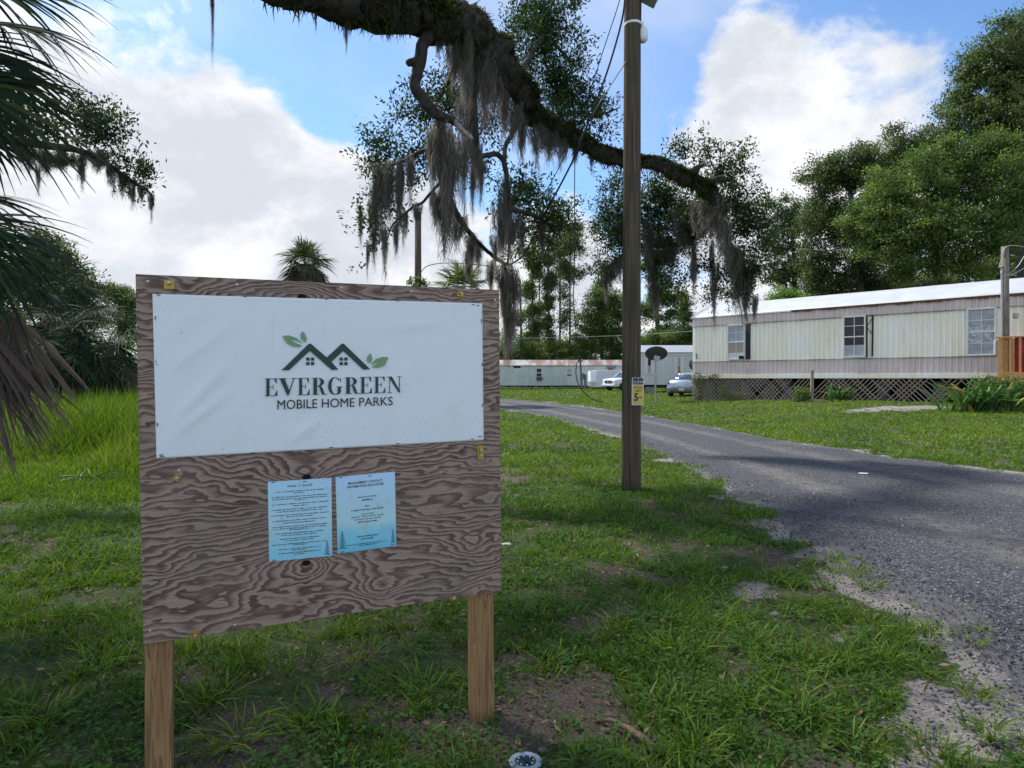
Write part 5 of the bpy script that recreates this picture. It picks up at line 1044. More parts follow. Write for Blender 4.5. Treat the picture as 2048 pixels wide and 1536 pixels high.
def window(root, fr, q, fw=.05, rows_=2, cols=2, fill=None, label=None, y=-.085, sash=None, panes=None, lift=0):
    """q=(u0,v0,u1,v1); frame part with pane sub-part; panes = list of (b0,b1,material)"""
    (s0, zt), (s1, zb) = fr.px(q[0], q[1]), fr.px(q[2], q[3]); z_tr = fr.px(q[2], q[1])[1]; zt = .5 * (zt + z_tr); zb = .5 * (zb + fr.px(q[0], q[3])[1])
    W, H = s1 - s0, zt - zb; mb = MB(); d = .05
    for (c, e) in (((s0 + fw / 2, y - .01, zb + H / 2), (fw, d, H)), ((s1 - fw / 2, y - .01, zb + H / 2), (fw, d, H)), ((s0 + W / 2, y - .012, zt - fw / 2), (W - 2 * fw, d, fw)), ((s0 + W / 2, y - .012, zb + fw / 2), (W - 2 * fw, d + .02, fw))): mb.box(c, e, bev=.006)
    if sash: mb.box((s0 + W / 2, y - .014, zb + H * sash), (W - 2 * fw, d * .8, fw * .9))
    for k in range(1, cols): mb.box((s0 + W * k / cols, y - .004, zb + H / 2), (fw * .45, d * .5, H - 2 * fw))
    for b in (rows_ if hasattr(rows_, '__len__') else [k / rows_ for k in range(1, rows_)]): mb.box((s0 + W / 2, y - .0055, zb + H * b), (W - 2 * fw, d * .5, fw * .45))
    f = obj('window', mb, TRIM, root, label=label)
    for b0, b1, m in (panes or [(0, 1, fill or GLASS)]):
        p = MB(); p.box((s0 + W / 2, y + .008, zb + H * (b0 + b1) / 2), (W - 2 * fw + .01, .012, H * (b1 - b0) - (.002 if b1 < 1 else 0))); obj('pane', p, m, f)
    return f
# --- long mobile home by the road
C0 = np.array([(1385.5 - UC) / F * 35, 35.0]); a_ = np.array([.674, -.7387]); HF = Frame(C0, a_, .2)
home = thing('mobile_home', 'long cream ribbed mobile home with white roof, rust stains and lattice skirting', 'mobile home', (C0[0], C0[1], .2), HF.rz)
LN = 21.0; DEP = 4.2
zz = lambda v: CZ + (757 - v) / F * 35 - .2
z_e, z_b, z_s, z_p, z_t = zz(637), zz(654), zz(724.3), zz(748.5), zz(757)
CREAM = siding('cream_siding', (.82, .81, .73), (.80, .75, .60), (.48, .31, .15), .42); PINK = siding('pinkish_band', (.66, .57, .52), (.57, .48, .45), (.26, .14, .08), .35)
mb = MB(); ribbed(mb, 0, LN, z_s, z_b, 0, .215, .06); mb.add([(0, 0, z_s), (0, DEP, z_s), (0, DEP, z_b), (0, 0, z_b)], [(0, 3, 2, 1)]); mb.add([(LN, 0, z_s), (LN, DEP, z_s), (LN, DEP, z_b), (LN, 0, z_b)], [(0, 1, 2, 3)]); mb.add([(0, DEP, z_s), (LN, DEP, z_s), (LN, DEP, z_b), (0, DEP, z_b)], [(3, 2, 1, 0)]); obj('wall', mb, CREAM, home)
for z0, z1 in ((z_b, z_e), (z_p, z_s)):
    mb = MB(); ribbed(mb, 0, LN, z0, z1, -.02, .215, .05); mb.add([(0, -.012, z0), (0, DEP, z0), (0, DEP, z1), (0, -.012, z1)], [(0, 3, 2, 1)]); mb.add([(LN, -.012, z0), (LN, DEP, z0), (LN, DEP, z1), (LN, -.012, z1)], [(0, 1, 2, 3)]); mb.add([(0, DEP, z0), (LN, DEP, z0), (LN, DEP, z1), (0, DEP, z1)], [(3, 2, 1, 0)]); obj('wall_band', mb, PINK, home)
mb = MB()
for z_, h, m_ in ((z_b, .05, 0), (z_s, .045, 0)): mb.box((LN / 2, -.066, z_), (LN, .03, h), bev=.006)
obj('trim_strip', mb, siding('rusty_trim', (.46, .42, .32), (.20, .13, .08), (.09, .035, .02), .8), home)
mb = MB(); mb.box((LN / 2, -.045, (z_p + z_t) / 2), (LN, .09, z_p - z_t - .01), bev=.01); obj('rim_board', mb, siding('rim_paint', (.74, .74, .68), (.74, .67, .47), (.52, .30, .09), .5), home)
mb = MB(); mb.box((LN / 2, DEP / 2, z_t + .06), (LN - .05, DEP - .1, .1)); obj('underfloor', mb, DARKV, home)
# bowed roof
prof = [(-.10, z_e - .03), (-.10, z_e + .05)] + [(-.08 + (DEP / 2 + .08) * math.sin(math.pi / 2 * k / 8), z_e + .07 + .78 * (1 - math.cos(math.pi / 2 * k / 8)) * .0 + .80 * math.sin(math.pi / 2 * k / 8)) for k in range(1, 9)]
prof = [(-.10, z_e - .03), (-.10, z_e + .05)] + [(-.10 + (DEP / 2 + .10) * k / 8, z_e + .06 + .78 * (.62 * k / 8 + .38 * math.sin(math.pi / 2 * k / 8))) for k in range(1, 9)]
prof += [(DEP - y, z) for y, z in prof[::-1][1:]]
NR = 48; mb = MB(); V = []
for i in range(NR + 1):
    for j, (y, z) in enumerate(prof): V.append((-.08 + (LN + .16) * i / NR, y, z + (.03 * (fbm(i * .5, j * .6, 6) - .5) if 1 < j < len(prof) - 2 else .012 * (fbm(i * .9, 0, 8) - .5))))
m = len(prof); mb.add(V, [(i * m + j, (i + 1) * m + j, (i + 1) * m + j + 1, i * m + j + 1) for i in range(NR) for j in range(m - 1)] + [tuple(range(m))[::-1], tuple(NR * m + j for j in range(m))])
obj('roof', mb, mat('white_roof_coating', (.40, .42, .44), (.34, .36, .38), 1.2, .5, bump=.25, bscale=3, bdist=.03, dirt=(.36, .36, .35), dscale=3, dlo=.62, dhi=.8), home, smooth=True)
mb = MB(); V = []
for i in range(121):
    s = 5.2 + (LN - 5.2) * .62 * i / 120; h = .03 + .11 * float(fbm(s * 3, 1, 4)) * (1 if i % 120 else 0); V += [(s, -.125, z_e + .03), (s, -.128, z_e + .03 - h), (s, -.10, z_e + .03 - h)]
mb.add(V, [(3 * i + k, 3 * i + k + 1, 3 * i + k + 4, 3 * i + k + 3) for i in range(120) for k in range(2)]); obj('rusted_eave', mb, RUST, home)
window(home, HF, (1457, 649.5, 1491.5, 719.5), .05, [.52, .76], 2, panes=[(0, .2, TRIM), (.2, .50, BLINDT), (.50, 1, BLIND)], sash=.5)
window(home, HF, (1688, 632, 1733, 715), .055, [.76], 2, panes=[(0, .30, BLIND), (.30, 1, GLASS)], sash=.5, label='window with dark upper panes and a pale board across the bottom')
window(home, HF, (1935, 616, 1994, 711.5), .055, [.26, .74], 2, panes=[(0, .28, BLIND), (.28, .62, FOIL), (.62, 1, BLIND)], sash=.5, label='window covered inside with crumpled silvery film')
mb = MB()
for (u0, v0, u1, v1) in ((1492.2, 647, 1502, 719),):
    (s0, zt), (s1, zb) = HF.px(u0, v0), HF.px(u1, v1); mb.box(((s0 + s1) / 2, -.026, (zt + zb) / 2), (s1 - s0, .07, zt - zb))
SCAR = mat('black_adhesive', (.014, .014, .015), (.03, .028, .026), 20, .8); obj('shutter_scar', mb, SCAR, home); mb = MB()
for (u0, v0, u1, v1, w_) in ((1735.5, 631, 1735.5, 714.5, .05), (1747, 631, 1746, 713, .07), (1735, 631, 1748, 630, .06), (1736, 651, 1747, 636, .05), (1736, 655, 1746, 668, .05)):
    (s0, z0), (s1, z1) = HF.px(u0, v0), HF.px(u1, v1); mb.bar((s0, -.075, z0), (s1, -.075 - .001, z1), w_ if abs(u1 - u0) < 3 else .012, .012 if abs(u1 - u0) < 3 else w_, (0, -1, 0) if True else 0)
obj('shutter_scar', mb, SCAR, home)
mb = MB(); s0, z0 = HF.px(1481, 716); mb.box((s0 + .12, -.12, z0 + .02), (.26, .03, .16)); obj('vent_grille', mb, DARKV, home)
mb = MB(); put_text(mb, Frame(C0, a_, .2), '8', [(1393, 712), (1396.5, 712), (1396.5, 708), (1393, 708)], -.075, .03); put_text(mb, HF, '5', [(1393, 717.5), (1396.5, 717.5), (1396.5, 713.3), (1393, 713.3)], -.075, .03); obj('house_number', mb, INK, home)
# lattice skirt of crossing laths
LAT = mat('weathered_lattice', (.30, .24, .19), (.20, .155, .12), 12, .9)
mb = MB(); g0 = -.05; h = z_t - .01
def gl(s): w_ = C0 + a_ * s; return float(G(w_[0], w_[1])) - .2
stp = .20
k = -int(h / stp) - 2
while k * stp < LN:
    for sg in (1, -1):
        s = k * stp; pts = []
        z0 = max(gl(min(max(s, 0), LN)) - .02, -.1); x0 = s; x1 = s + (h - z0) * 1.0
        if sg < 0: x0, x1 = x1, x0
        zA, zB = z0, h
        lo_, hi_ = min(x0, x1), max(x0, x1)
        if hi_ < 0 or lo_ > LN: continue
        def clip(xa, za, xb, zb_):
            for lim, keep_gt in ((0.0, True), (LN, False)):
                if (xa < lim) == keep_gt and xa != lim:
                    t = (lim - xa) / (xb - xa); 
                    if 0 < t < 1: za = za + (zb_ - za) * t; xa = lim
                if (xb < lim) == keep_gt and xb != lim:
                    t = (lim - xa) / (xb - xa)
                    if 0 < t < 1: zb_ = za + (zb_ - za) * t; xb = lim
            return xa, za, xb, zb_
        xa, za, xb, zb_ = clip(x0, zA, x1, zB)
        mid = .5 * (xa + xb)
        skip = sg < 0 and (5.2 < mid < 7.4 or 8.0 < mid < 9.4 or 11.0 < mid < 12.2) and random.random() < .75 or sg > 0 and 10.3 < mid < 13 and random.random() < .6 or random.random() < .05
        if not skip and abs(xb - xa) > .03: mb.bar((xa, -.02 - .008 * sg, za), (xb, -.02 - .008 * sg, zb_), .048, .009, (0, -1, 0))
    k += 1
obj('lattice_skirt', mb, LAT, home)
CB = mat('concrete_block', (.22, .21, .20), (.15, .145, .14), 8, .9)
for s in np.arange(.4, LN, 2.1):
    for y in (.9, 3.2): mb = MB(); mb.box((s, y, h / 2 - .1), (.4, .4, h), bev=.01); obj('pier', mb, CB, home)
mb = MB(); mb.box((LN / 2, DEP - .1, h / 2 - .15), (LN, .03, h + .4)); mb.box((.05, DEP / 2, h / 2 - .15), (.03, DEP - .4, h + .4)); mb.box((LN - .05, DEP / 2, h / 2 - .15), (.03, DEP - .4, h + .4)); obj('shade_backing', mb, mat('dark_backing', (.03, .028, .024), (.02, .019, .016), 6, .9), home)  # added backing, coloured dark so the lattice gaps look shaded
# --- deck
DECKW = mat('deck_lumber', (.50, .27, .085), (.37, .19, .06), 5, .7, stretch=(1, 1, 3), bump=.2, bscale=30)
dorg = C0 + a_ * 13.57 + np.array([.7387, .674]) * -2.4
deck = thing('wooden_deck', 'raised orange brown timber porch with upright railings at the mobile home', 'deck', (dorg[0], dorg[1], .45), HF.rz)
DZ = CZ + (757 - 757) / F * 23.4 - .45; RZ_ = CZ + (757 - 676) / F * 23.4 - .45
mb = MB()
for k in range(17): mb.box((1.9, .075 + k * .14, DZ - .02), (3.8, .13, .035), bev=.004)
obj('floor', mb, DECKW, deck)
mb = MB(); mb.box((1.9, -.02, DZ - .12), (3.9, .04, .20), bev=.004); mb.box((-.02, 1.2, DZ - .12), (.04, 2.36, .20), bev=.004); mb.box((1.9, -.045, DZ + .12), (3.7, .04, .17), bev=.004); obj('rim_joist', mb, DECKW, deck)
for (x, y) in ((.06, .06), (1.9, .06), (3.74, .06), (.06, 2.3), (3.74, 2.3)):
    mb = MB(); mb.box((x, y, (RZ_ - .45) / 2), (.13, .13, RZ_ + .45), bev=.005); obj('post', mb, DECKW, deck)
mb = MB(); mb.box((1.9, .06, RZ_ + .02), (4.0, .15, .04), bev=.005); mb.box((.06, 1.25, RZ_ + .021), (.15, 2.2, .04), bev=.005); obj('top_rail', mb, DECKW, deck)
mb = MB()
for x in np.arange(.34, 3.6, .27): mb.box((x, .02, (RZ_ + DZ) / 2 + .05), (.075, .035, RZ_ - DZ - .06), bev=.003)
for y in np.arange(.3, 2.2, .27): mb.box((.02, y, (RZ_ + DZ) / 2 + .0), (.035, .075, RZ_ - DZ - .06), bev=.003)
obj('balusters', mb, DECKW, deck)
mb = MB(); mb.box((-.3, .35, .45), (.12, .12, 1.15), bev=.005); mb.box((-.16, .35, .95), (.2, .1, .1)); obj('step_post', mb, mat('grey_green_lumber', (.22, .18, .10), (.16, .13, .08), 6, .8), deck)
REDC = mat('red_fabric', (.34, .015, .03), (.20, .01, .02), 6, .7, bump=.3, bscale=6, bdist=.05)
tw = MB(); V = []
for i in range(25):
    for j in range(9): V.append((.42 + i * .1, .20 + .03 * math.sin(i * 1.9) + .02 * math.sin(j + i), DZ + .24 + (RZ_ + .02 - DZ - .2) * j / 8 - .03 * math.sin(i * .7)))
V2 = [(x, y + .02, z) for x, y, z in V]; nn = len(V)
fs = [(i * 9 + j, (i + 1) * 9 + j, (i + 1) * 9 + j + 1, i * 9 + j + 1) for i in range(24) for j in range(8)]
tw.add(V + V2, fs + [tuple(nn + q for q in f[::-1]) for f in fs]); o = obj('red_cloth', tw, REDC); o.location = deck.location; o.rotation_euler = (0, 0, HF.rz); tag(o, 'red printed cloth hung inside the porch railing', 'cloth')
# small service pole by the porch
q_ = P(2010, 700, 24.3); svp = thing('service_pole', 'short weathered pole with conduit and looping wires by the silvery film window', 'utility pole', (q_[0], 24.3, float(G(q_[0], 24.3))))
PW2 = polewood('grey_pole_wood', (.10, .09, .07), (.17, .15, .12), (.24, .22, .18)); top = CZ + (757 - 493) / F * 24.3 - svp.location[2]
mb = MB(); mb.tube([(0, 0, -.1), (0, 0, 3), (0, 0, top)], [.135, .13, .12], 14, jit=.02); obj('pole', mb, PW2, svp, smooth=True)
k_ = 24.3 / F; zt_ = lambda v: CZ + (757 - v) * k_ - svp.location[2]
mb = MB(); mb.tube([(-.15, -.05, 1.0), (-.15, -.05, zt_(545)), (-.16, -.05, zt_(537))], .035, 8); mb.lathe([(.03, 0), (.07, .02), (.07, .06), (.02, .09)], (-.19, -.05, zt_(536)), 10); obj('conduit', mb, GREYM, svp)
mb = MB()
for path in ([(-9, 538), (-16, 533), (-10, 515), (-8, 502), (0, 494), (15, 492), (45, 496), (80, 490)], [(-8, 540), (-14, 548), (-5, 553), (8, 545), (22, 532), (40, 505), (70, 480)], [(-6, 548), (3, 552), (20, 545), (45, 530)]):
    mb.tube(spline([(a * k_, -.12, zt_(b)) for a, b in path], 5), .012, 5)
obj('service_wires', mb, GREYM, svp)
mb = MB(); mb.box((-.34, -.1, zt_(695)), (.22, .12, .5), bev=.02); mb.lathe([(.05, -.1), (.09, -.06), (.09, .08), (.05, .1)], (.30, -.12, zt_(632)), 12, Matrix.Rotation(R(0), 3, 'X')); obj('meter_box', mb, GREYM, svp)
# --- grey mobile home beyond the utility pole
HY = 55.0
def mkhome(nm, label, u0, u1, Y, v_roof, v_eave, v_bot, zg, wallm, roofm, dep=4.2, hip=.6, rot=0.0):
    x0 = (u0 - UC) / F * Y; fr = Frame((x0, Y), (math.cos(rot), math.sin(rot)), zg); t = thing(nm, label, 'mobile home', (x0, Y, zg), rot)
    LNt = (u1 - u0) / F * Y; ze = CZ + (757 - v_eave) / F * Y - zg; zb = CZ + (757 - v_bot) / F * Y - zg; zr = CZ + (757 - v_roof) / F * (Y + dep / 2) - zg
    mb = MB(); ribbed(mb, 0, LNt, zb, ze, 0, .3, .016)
    mb.add([(0, 0, zb), (0, dep, zb), (0, dep, ze), (0, 0, ze)], [(0, 3, 2, 1)]); mb.add([(LNt, 0, zb), (LNt, dep, zb), (LNt, dep, ze), (LNt, 0, ze)], [(0, 1, 2, 3)]); mb.add([(0, dep, zb), (LNt, dep, zb), (LNt, dep, ze), (0, dep, ze)], [(3, 2, 1, 0)])
    obj('wall', mb, wallm, t)
    mb = MB(); e = .12; A = [(-e, -e, ze - .06), (LNt + e, -e, ze - .06), (LNt + e, dep + e, ze - .06), (-e, dep + e, ze - .06)]; B_ = [(x, y, ze + .02) for x, y, z in A]; Rr = [(hip - e, dep / 2, zr), (LNt + e, dep / 2, zr)]
    mb.add(A + B_ + Rr, [(3, 2, 1, 0), (0, 1, 5, 4), (1, 2, 6, 5), (2, 3, 7, 6), (3, 0, 4, 7), (4, 5, 9, 8), (6, 7, 8, 9), (5, 6, 9), (7, 4, 8)]); obj('roof', mb, roofm, t)
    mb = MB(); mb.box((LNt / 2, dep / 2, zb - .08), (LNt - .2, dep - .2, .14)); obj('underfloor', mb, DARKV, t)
    return t, fr, LNt, ze, zb
GREYW = siding('grey_siding', (.54, .54, .52), (.48, .48, .46), (.32, .30, .27), .25); BLUER = mat('grey_shingle_roof', (.21, .235, .28), (.26, .285, .33), 4, .7, bump=.2, bscale=20)
t, fr, LNt, ze, zb = mkhome('mobile_home', 'grey mobile home with white shutters standing on concrete piers', 1262, 1420, HY, 690.5, 705, 769.5, .12, GREYW, BLUER, hip=.9)
mb = MB(); mb.box((LNt / 2, -.03, ze - .12), (LNt + .1, .05, .22), bev=.01); obj('fascia', mb, TRIM, t)
for (u0, v0, u1, v1, pl) in ((1294.5, 716, 1302.5, 748.5, [(0, .5, BLIND), (.5, 1, GLASS)]), (1354.5, 714.5, 1361.5, 747.5, [(0, .5, mat('orange_curtain', (.40, .20, .05), (.30, .15, .05), 9, .8)), (.5, 1, BLIND)])):
    w_ = window(t, fr, (u0, v0, u1, v1), .05, 1, 1, panes=pl, sash=.5, y=-.03)
    for sgn in (0, 1):
        (s0, zt) = fr.px(u0 - 6.5 if sgn == 0 else u1 + .4, v0); (s1, zb2) = fr.px(u0 - .4 if sgn == 0 else u1 + 6.5, v1); mb = MB(); mb.box(((s0 + s1) / 2, -.035, (zt + zb2) / 2), (s1 - s0, .03, zt - zb2), bev=.008)
        for q in np.linspace(zb2 + .1, zt - .1, 14): mb.box(((s0 + s1) / 2, -.052, q), (s1 - s0 - .08, .012, .03))
        obj('shutter', mb, TRIM, w_)
PIER = mat('grey_pier', (.24, .24, .23), (.17, .17, .165), 8, .9)
for u in (1297, 1304, 1338, 1378, 1410):
    s, _ = fr.px(u, 780); mb = MB(); mb.box((s, .35, zb / 2 - .12), (.34, .4, zb - .02), bev=.012); obj('pier', mb, PIER, t)
# --- rusty roofed home far across the lawn
RW = siding('green_grey_siding', (.46, .53, .50), (.40, .44, .41), (.26, .17, .08), .4)
tq = NT('rusty_tin_roof'); c = tq.n('ShaderNodeTexCoord').outputs['Object']; mp = tq.n('ShaderNodeMapping'); tq.l(c, mp.inputs[0]); mp.inputs['Scale'].default_value = (.8, .16, .12); mp.inputs['Rotation'].default_value = (0, 0, .6)
col = tq.ramp(tq.noise(mp.outputs[0], 1.4, 5, .7), [(.40, (.27, .28, .29)), (.50, (.17, .12, .10)), (.62, (.15, .075, .055))]); ROOFR = tq.end(tq.bsdf(col, .7))
t, fr, LNt, ze, zb = mkhome('mobile_home', 'faded green mobile home with a streaky rusty tin roof beyond the far lawn', 900, 1330, 80, 719.8, 731, 771, .06, RW, ROOFR, hip=.1)
mb = MB(); s0, z0 = fr.px(1000, 771); s1, _ = fr.px(1058, 771); ribbed(mb, s0, s1, zb, ze - .02, -.04, .6, .01); obj('add_on_panel', mb, mat('pale_green_panel', (.44, .52, .48), (.40, .46, .42), 1, .6, dirt=(.36, .27, .14), dscale=.8), t)
window(t, fr, (1072, 736, 1084, 754), .06, 2, 1, sash=.45, y=-.03); window(t, fr, (1133, 736.5, 1144, 753), .06, 2, 1, panes=[(0, .2, GLASS), (.2, 1, BLIND)], sash=.5, y=-.03); window(t, fr, (1214, 735, 1228, 750), .06, 2, 1, panes=[(0, 1, mat('amber_curtain', (.32, .16, .05), rough=.8))], y=-.03)
s0, z0 = fr.px(1078.5, 757); mb = MB(); mb.box((s0, -.22, z0), (.66, .42, .42), bev=.02)
for k in range(6): mb.box((s0, -.435, z0 - .16 + k * .065), (.58, .012, .025))
obj('air_conditioner', mb, mat('dark_grey_metal', (.05, .055, .06), rough=.6), t)
(s0, z0), (s1, z1) = fr.px(1212.5, 731.5), fr.px(1231.5, 735.5); mb = MB(); mb.add([(s0, -.03, z0), (s1, -.03, z0), (s1 - .05, -.6, z1), (s0 + .05, -.6, z1), (s0, -.03, z0 - .06), (s1, -.03, z0 - .06), (s1 - .05, -.6, z1 - .06), (s0 + .05, -.6, z1 - .06)], [(0, 3, 2, 1), (4, 5, 6, 7), (3, 7, 6, 2), (0, 4, 7, 3), (1, 2, 6, 5)]); obj('awning', mb, mat('navy_awning', (.018, .028, .06), rough=.7), t)
(s0, z0), (s1, z1) = fr.px(1027, 731.5), fr.px(1041, 736); mb = MB(); mb.box(((s0 + s1) / 2, -.06, (z0 + z1) / 2), (s1 - s0, .04, z0 - z1)); obj('vent_grille', mb, DARKV, t)
(s0, z0), (s1, z1) = fr.px(1133, 755), fr.px(1144, 770.5); mb = MB(); mb.box(((s0 + s1) / 2, -.03, (z0 + z1) / 2), (s1 - s0, .03, z0 - z1)); obj('access_panel', mb, RW, t)
for u in (1018, 1046, 1058, 1080, 1114, 1135, 1180, 1220):
    s, _ = fr.px(u, 780); mb = MB(); mb.box((s, .4, zb / 2 - .05), (.4, .4, zb + .06)); obj('pier', mb, PIER, t)

# ================================================================== VEHICLES
def loft(mb, secs, close=True):
    n = len(secs[0]); V = [p for s in secs for p in s]; mb.add(V, [(i * n + k, i * n + (k + 1) % n, (i + 1) * n + (k + 1) % n, (i + 1) * n + k) for i in range(len(secs) - 1) for k in range(n)] + ([tuple(range(n))[::-1], tuple((len(secs) - 1) * n + k for k in range(n))] if close else []))
def ring(x, w0, z0, w1, zm, w2, z1, r=.12):
    """closed cross-section at x: bottom width/height, waist, top"""
    return [(x, -w0 + .06, z0), (x, -w0, z0 + .08), (x, -w1, zm), (x, -w2 - .02, z1 - r), (x, -w2 + r, z1), (x, 0, z1 + .015), (x, w2 - r, z1), (x, w2 + .02, z1 - r), (x, w1, zm), (x, w0, z0 + .08), (x, w0 - .06, z0), (x, 0, z0)]
CARGL = mat('car_glass', (.02, .035, .055), rough=.05, spec=.8); TYRE = mat('tyre_rubber', (.014, .014, .014), rough=.85); RIM = mat('dark_rim', (.05, .05, .055), rough=.35, metal=.7); RIMS = mat('silver_rim', (.45, .46, .48), rough=.3, metal=.8)
PLATE = mat('number_plate', (.55, .56, .56), (.35, .36, .4), 40, .4); LAMPR = mat('tail_lamp', (.28, .03, .02), rough=.2, spec=.6); LAMPW = mat('headlamp', (.62, .63, .58), rough=.12, spec=.8); BLKP = mat('black_plastic', (.018, .018, .02), rough=.5)
def wheel(root, x, y, r=.34, w_=.22, rim=RIM):
    mb = MB(); M_ = Matrix.Rotation(R(90), 3, 'X'); mb.lathe([(r * .62, -w_ / 2), (r * .93, -w_ / 2), (r, -w_ / 2 + .04), (r, w_ / 2 - .04), (r * .93, w_ / 2), (r * .62, w_ / 2)], (x, y, r), 22, M_); wh = obj('wheel', mb, TYRE, root, smooth=False)
    mb = MB(); s = 1 if y > 0 else -1
    mb.lathe([(r * .64, -.05), (r * .60, .02), (r * .5, -.02), (r * .14, -.01), (r * .12, .03), (.01, .03)] if s < 0 else [(.01, -.03), (r * .12, -.03), (r * .14, .01), (r * .5, .02), (r * .60, -.02), (r * .64, .05)], (x, y + s * w_ / 2, r), 18, M_)
    for k in range(6): a = k * math.pi / 3; mb.bar((x, y + s * (w_ / 2 + .012), r), (x + r * .6 * math.cos(a), y + s * (w_ / 2 + .012), r + r * .6 * math.sin(a)), .05, .03, (0, 1, 0))
    obj('rim', mb, rim, wh)
def paint(nm, c, metal=0): return mat(nm, c, tuple(x * .9 for x in c), 2, .25, metal, spec=.6)
# silver car seen from behind (local +x is forward)
q_ = gpt(1358, 794); car = thing('parked_car', 'silver coupe parked nose away beside the lattice corner', 'car', (q_[0] + 1.1, q_[1] + 1.95, q_[2]), R(63))
SIL = paint('silver_paint', (.34, .40, .46), .55); mb = MB()
loft(mb, [ring(-2.2, .70, .34, .74, .55, .66, .80, .06), ring(-2.12, .80, .28, .86, .58, .74, .93), ring(-1.9, .84, .24, .90, .62, .76, 1.02), ring(-1.4, .86, .22, .91, .64, .77, 1.03), ring(-.6, .86, .2, .91, .62, .80, .98), ring(.5, .86, .2, .90, .60, .80, .95), ring(1.2, .86, .2, .90, .58, .78, .90), ring(1.9, .82, .22, .86, .52, .70, .78), ring(2.2, .68, .30, .72, .48, .58, .64, .06)])
obj('body', mb, SIL, car, smooth=True)
mb = MB(); loft(mb, [[(x, -w0, z0), (x, -w1, z1), (x, 0, z1 + .03), (x, w1, z1), (x, w0, z0)] for x, w0, z0, w1, z1 in ((-1.75, .66, 1.0, .6, 1.03), (-1.2, .74, .99, .57, 1.27), (-.7, .77, .97, .58, 1.37), (0, .77, .95, .58, 1.40), (.45, .76, .94, .57, 1.34), (1.15, .70, .92, .62, .95))]); cab = obj('windows', mb, CARGL, car, smooth=True)
mb = MB(); loft(mb, [[(x, -w1, z1), (x, -w1 * .6, z1 + .035), (x, 0, z1 + .05), (x, w1 * .6, z1 + .035), (x, w1, z1), (x, 0, z1 - .02)] for x, w1, z1 in ((-1.0, .585, 1.325), (-.6, .60, 1.385), (0, .60, 1.405), (.4, .59, 1.36))]); obj('roof', mb, SIL, car, smooth=True)
for s in (-1, 1):
    mb = MB(); mb.box((-2.10, s * .66, .80), (.12, .30, .13), Matrix.Rotation(R(s * 22), 3, 'Z'), bev=.03); obj('tail_light', mb, LAMPR, car)
mb = MB(); mb.box((-2.225, -.05, .46), (.02, .34, .17), bev=.005); obj('number_plate', mb, PLATE, car)
mb = MB(); mb.box((-2.15, 0, .36), (.14, 1.36, .17), bev=.04); obj('rear_bumper', mb, mat('dark_bumper', (.06, .065, .075), rough=.5), car)
for x, y in ((-1.35, -.80), (-1.35, .80), (1.35, -.80), (1.35, .80)): wheel(car, x, y, .32, .22, RIMS)
# white pickup in three quarter front view
q_ = gpt(1236, 781); trk = thing('pickup_truck', 'white pickup truck with dark wheels in front of the box trailer', 'truck', (q_[0] + 1.25, q_[1] + 1.1, q_[2]), R(180 + 34))
WHP = paint('white_paint', (.72, .74, .76)); mb = MB()
loft(mb, [ring(2.72, .80, .42, .86, .66, .80, .98, .08), ring(2.6, .93, .36, .97, .72, .90, 1.12), ring(1.6, .96, .36, 1.0, .80, .92, 1.22), ring(1.0, .96, .36, 1.0, .80, .94, 1.25), ring(-.8, .96, .36, 1.0, .80, .94, 1.25), ring(-2.6, .96, .42, 1.0, .82, .94, 1.22), ring(-2.75, .92, .46, .95, .82, .9, 1.18)]); obj('body', mb, WHP, trk, smooth=True)
mb = MB(); loft(mb, [[(x, -w0, z0), (x, -w1, z1), (x, 0, z1 + .03), (x, w1, z1), (x, w0, z0)] for x, w0, z0, w1, z1 in ((1.35, .84, 1.22, .80, 1.24), (.55, .86, 1.24, .70, 1.80), (.2, .87, 1.24, .72, 1.86), (-1.1, .87, 1.24, .72, 1.84), (-1.35, .86, 1.24, .80, 1.30))]); obj('windows', mb, CARGL, trk, smooth=True)
mb = MB(); loft(mb, [[(x, -w1, z1), (x, -w1 * .6, z1 + .05), (x, 0, z1 + .07), (x, w1 * .6, z1 + .05), (x, w1, z1), (x, 0, z1 - .03)] for x, w1, z1 in ((.62, .72, 1.78), (.2, .75, 1.86), (-1.1, .75, 1.85), (-1.2, .74, 1.7))])
for s in (-1, 1): mb.bar((1.34, s * .84, 1.23), (.55, s * .72, 1.80), .09, .05); mb.bar((-.35, s * .89, 1.24), (-.35, s * .74, 1.86), .12, .05)
obj('roof', mb, WHP, trk, smooth=True)
mb = MB(); mb.box((2.74, 0, .86), (.08, 1.04, .30), bev=.03); g_ = obj('grille', mb, BLKP, trk); mb = MB(); mb.box((2.79, 0, .86), (.02, 1.0, .03)); mb.box((2.79, 0, .95), (.02, 1.0, .02)); mb.box((2.79, 0, .77), (.02, 1.0, .02)); mb.box((2.80, 0, .86), (.03, .20, .10), bev=.02); obj('grille_bars', mb, RIMS, g_)
for s in (-1, 1):
    mb = MB(); mb.box((2.62, s * .72, .88), (.18, .34, .26), Matrix.Rotation(R(-s * 14), 3, 'Z'), bev=.04); obj('headlight', mb, LAMPW, trk)
    mb = MB(); mb.box((.9, s * 1.08, 1.3), (.16, .2, .2), bev=.04); obj('side_mirror', mb, BLKP, trk)
mb = MB(); mb.box((2.72, 0, .52), (.22, 1.80, .26), bev=.06); bp_ = obj('front_bumper', mb, WHP, trk); mb = MB(); mb.box((2.84, 0, .44), (.02, .9, .07)); mb.box((2.84, .7, .46), (.02, .14, .1)); mb.box((2.84, -.7, .46), (.02, .14, .1)); obj('air_intake', mb, BLKP, bp_)
for x, y in ((1.75, -.92), (1.75, .92), (-1.75, -.92), (-1.75, .92)): wheel(trk, x, y, .40, .26)
